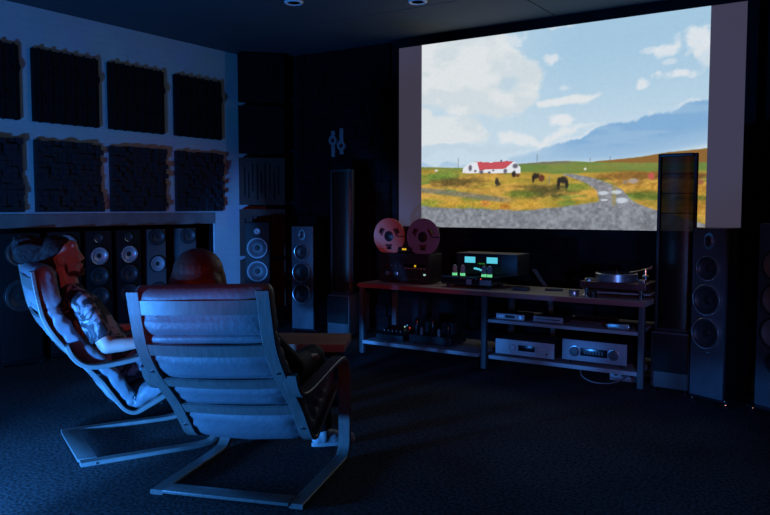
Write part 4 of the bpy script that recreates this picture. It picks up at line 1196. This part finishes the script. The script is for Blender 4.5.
# --- the woman
def woman():
    hip, chest, neck = (0.27, 0.0, 0.45), (0.04, 0, 0.76), (-0.01, 0, 0.915)
    hc = Vector((-0.02, 0.115, 1.055))
    b = MB(); R = head(b, hc, tr(4), tr(4), 0.95)
    b.cap((-0.005, 0.01, 0.86), (-0.025, 0.105, 1.0), 0.050, 0.047)
    torso(b, hip, chest, neck, 0, 0.9)
    sh_r, el_r, wr_r = (0.01, -0.175, 0.815), (0.11, -0.305, 0.64), (0.33, -0.285, 0.64)
    sh_l, el_l, wr_l = (0.01, 0.175, 0.815), (0.12, 0.29, 0.635), (0.34, 0.22, 0.64)
    b.chain([(p[0], p[1], p[2], p[3] * 0.88) for p in limb_pts(-1, sh_r, el_r, wr_r)]); b.chain([(p[0], p[1], p[2], p[3] * 0.88) for p in limb_pts(1, sh_l, el_l, wr_l)])
    hand(b, wr_r, (1, 0.1, -0.05), (0, 0, 1), (0, 1, 0)); hand(b, wr_l, (1, -0.3, 0.0), (0, 0, 1), (0, -1, 0))
    kn = [(0.69, -0.19, 0.57), (0.74, 0.13, 0.54)]; an = [(0.90, -0.175, 0.10), (1.03, 0.15, 0.10)]
    hp = ((0.27, -0.095, 0.47), (0.27, 0.095, 0.47))
    for h_, k_, a_ in zip(hp, kn, an):
        b.chain([(p[0], p[1], p[2], p[3] * 0.95) for p in leg_pts(h_, k_, a_)]); b.cap((a_[0], a_[1], 0.07), (a_[0] + 0.09, a_[1], 0.045), 0.032, 0.025)
    body = link('person', remesh(b, 0.0065, 5), M['skin'], None, 180)
    body.location = NC.location; body.rotation_euler = NC.rotation_euler
    tag(body, 'person with auburn hair in dark clothes and white sneakers in the near armchair', 'person')
    s = MB(); torso(s, hip, chest, neck, 0.014, 0.9)
    s.ell((-0.005, 0, 0.875), (0.062, 0.105, 0.045))
    for sh0, el, wr in ((sh_r, el_r, wr_r), (sh_l, el_l, wr_l)):
        a, e, w = Vector(sh0), Vector(el), Vector(wr)
        s.cap(a + Vector((-0.01, -math.copysign(0.06, a.y), 0.015)), a, 0.064, 0.062)
        s.cap(a, e, 0.060, 0.052); s.cap(e, e.lerp(w, 0.5), 0.052, 0.047); s.cyl(e.lerp(w, 0.5), e.lerp(w, 0.9), 0.046, 0.042, 20)
    link('jacket', remesh(s, 0.008, 4), M['sleeve'], body, 180)
    p = MB(); p.ell((0.27, 0, 0.46), (0.135, 0.185, 0.10))
    for h_, k_, a_ in zip(hp, kn, an):
        q = leg_pts(h_, k_, a_, 0.014); q[-1] = (*Vector(k_).lerp(Vector(a_), 0.96), 0.060); p.chain(q[:-1]); p.cyl(q[-2][:3], q[-1][:3], q[-2][3], q[-1][3], 20)
    link('trousers', remesh(p, 0.008, 4), M['trousers_w'], body, 180)
    shoe(body, an[0], -0.95); shoe(body, an[1], 0.0)
    h = MB()
    def e(p_, r, tl=0.0):
        h.ell(R @ (Vector(p_) * 0.95), r, rot=R.to_3x3().to_4x4() @ Matrix.Rotation(tl, 4, 'Y'), n=24)
    e((-0.02, 0, 0.045), (0.115, 0.118, 0.110)); e((-0.055, 0, -0.03), (0.09, 0.128, 0.13)); e((-0.06, 0, -0.12), (0.065, 0.125, 0.10)); e((0.045, 0, 0.085), (0.05, 0.07, 0.05))
    for s_ in (-1, 1):
        e((0.005, s_ * 0.10, -0.06), (0.05, 0.035, 0.13))
    link('hair', remesh(h, 0.007, 4), M['hair_w'], body, 180)
woman()

# ------------------------------------------------------------------ lights
def area(name, loc, target, size, col, power, spread=180):
    l = bpy.data.lights.new(name, 'AREA'); l.energy = power; l.color = col; l.shape = 'DISK'; l.size = size; l.spread = tr(spread)
    o = bpy.data.objects.new(name, l); COL.objects.link(o); o.location = loc
    o.rotation_euler = (Vector(target) - Vector(loc)).to_track_quat('-Z', 'Y').to_euler()
    return o
BLUE = (0.04, 0.285, 1.0)
area('blue_floor_lamp', (-4.0, 0.3, 0.19), (-3.9, 4.6, 1.2), 0.22, BLUE, 150)
area('blue_carpet_fill', (-3.75, 1.45, 0.20), (-3.1, 3.0, 0.30), 0.12, BLUE, 15)  # unseen fill added to brighten the carpet at lower left
def spot(name, loc, target, deg, col, power, blend=0.6, r=0.06):
    sp = bpy.data.lights.new(name, 'SPOT'); sp.energy = power; sp.color = col; sp.spot_size = tr(deg); sp.spot_blend = blend; sp.shadow_soft_size = r
    so = bpy.data.objects.new(name, sp); COL.objects.link(so); so.location = loc
    so.rotation_euler = (Vector(target) - Vector(loc)).to_track_quat('-Z', 'Y').to_euler()
spot('blue_chair_fill', (-2.8, -0.5, 0.22), (-3.95, 2.6, 0.30), 27, BLUE, 2200, 0.5)  # added fill for the side of the left armchair, source unseen
spot('blue_rack_fill', (1.3, -0.9, 1.0), (-2.0, 5.8, 0.30), 21, BLUE, 420, r=0.05)  # unseen fill added for the amplifiers on the lower shelf
spot('amber_speaker_fill', (0.9, -1.4, 1.7), (-0.9, 5.6, 0.8), 26, (1.0, 0.28, 0.08), 45, r=0.05)  # added fill that gives the right-hand speakers warm glints
spot('amber_panel_fill', (0.0, -1.2, 1.6), (-4.9, 6.7, 1.05), 9, (1.0, 0.30, 0.08), 90, r=0.05)  # added to put a warm highlight on the left curved panel
spot('red_rack_fill', (1.0, -0.9, 1.9), (-2.9, 5.9, 0.9), 30, (1.0, 0.13, 0.09), 55, 0.5, r=0.06)  # unseen red fill added across the rack
spot('red_reel_fill', (1.0, -0.9, 1.9), (-3.85, 6.0, 1.02), 11, (1.0, 0.16, 0.12), 260, 0.5, r=0.06)  # extra red fill, added for the tape reels alone
spot('red_head_fill', (0.2, -0.5, 1.75), (-3.40, 2.75, 1.25), 19, (1.0, 0.10, 0.06), 90, 0.5, r=0.06)  # unseen fill, added to redden the man's head and the auburn hair

w = bpy.data.worlds.new('world'); SC.world = w; w.use_nodes = True
w.node_tree.nodes['Background'].inputs['Color'].default_value = (0.0, 0.0, 0.0, 1)

# ------------------------------------------------------------------ camera and view
cam = bpy.data.cameras.new('camera'); cam.sensor_width = 36.0; cam.lens = 35.49; cam.clip_start = 0.05
co = bpy.data.objects.new('camera', cam); COL.objects.link(co)
co.location = (0, 0, 1.40); co.rotation_euler = (tr(90 - 3.807), 0, tr(33.6))
SC.camera = co
vsx = SC.view_settings
SC.display_settings.display_device = 'sRGB'
vsx.view_transform = 'Standard'; vsx.look = 'None'; vsx.exposure = 0.0; vsx.gamma = 1.0; vsx.use_curve_mapping = False
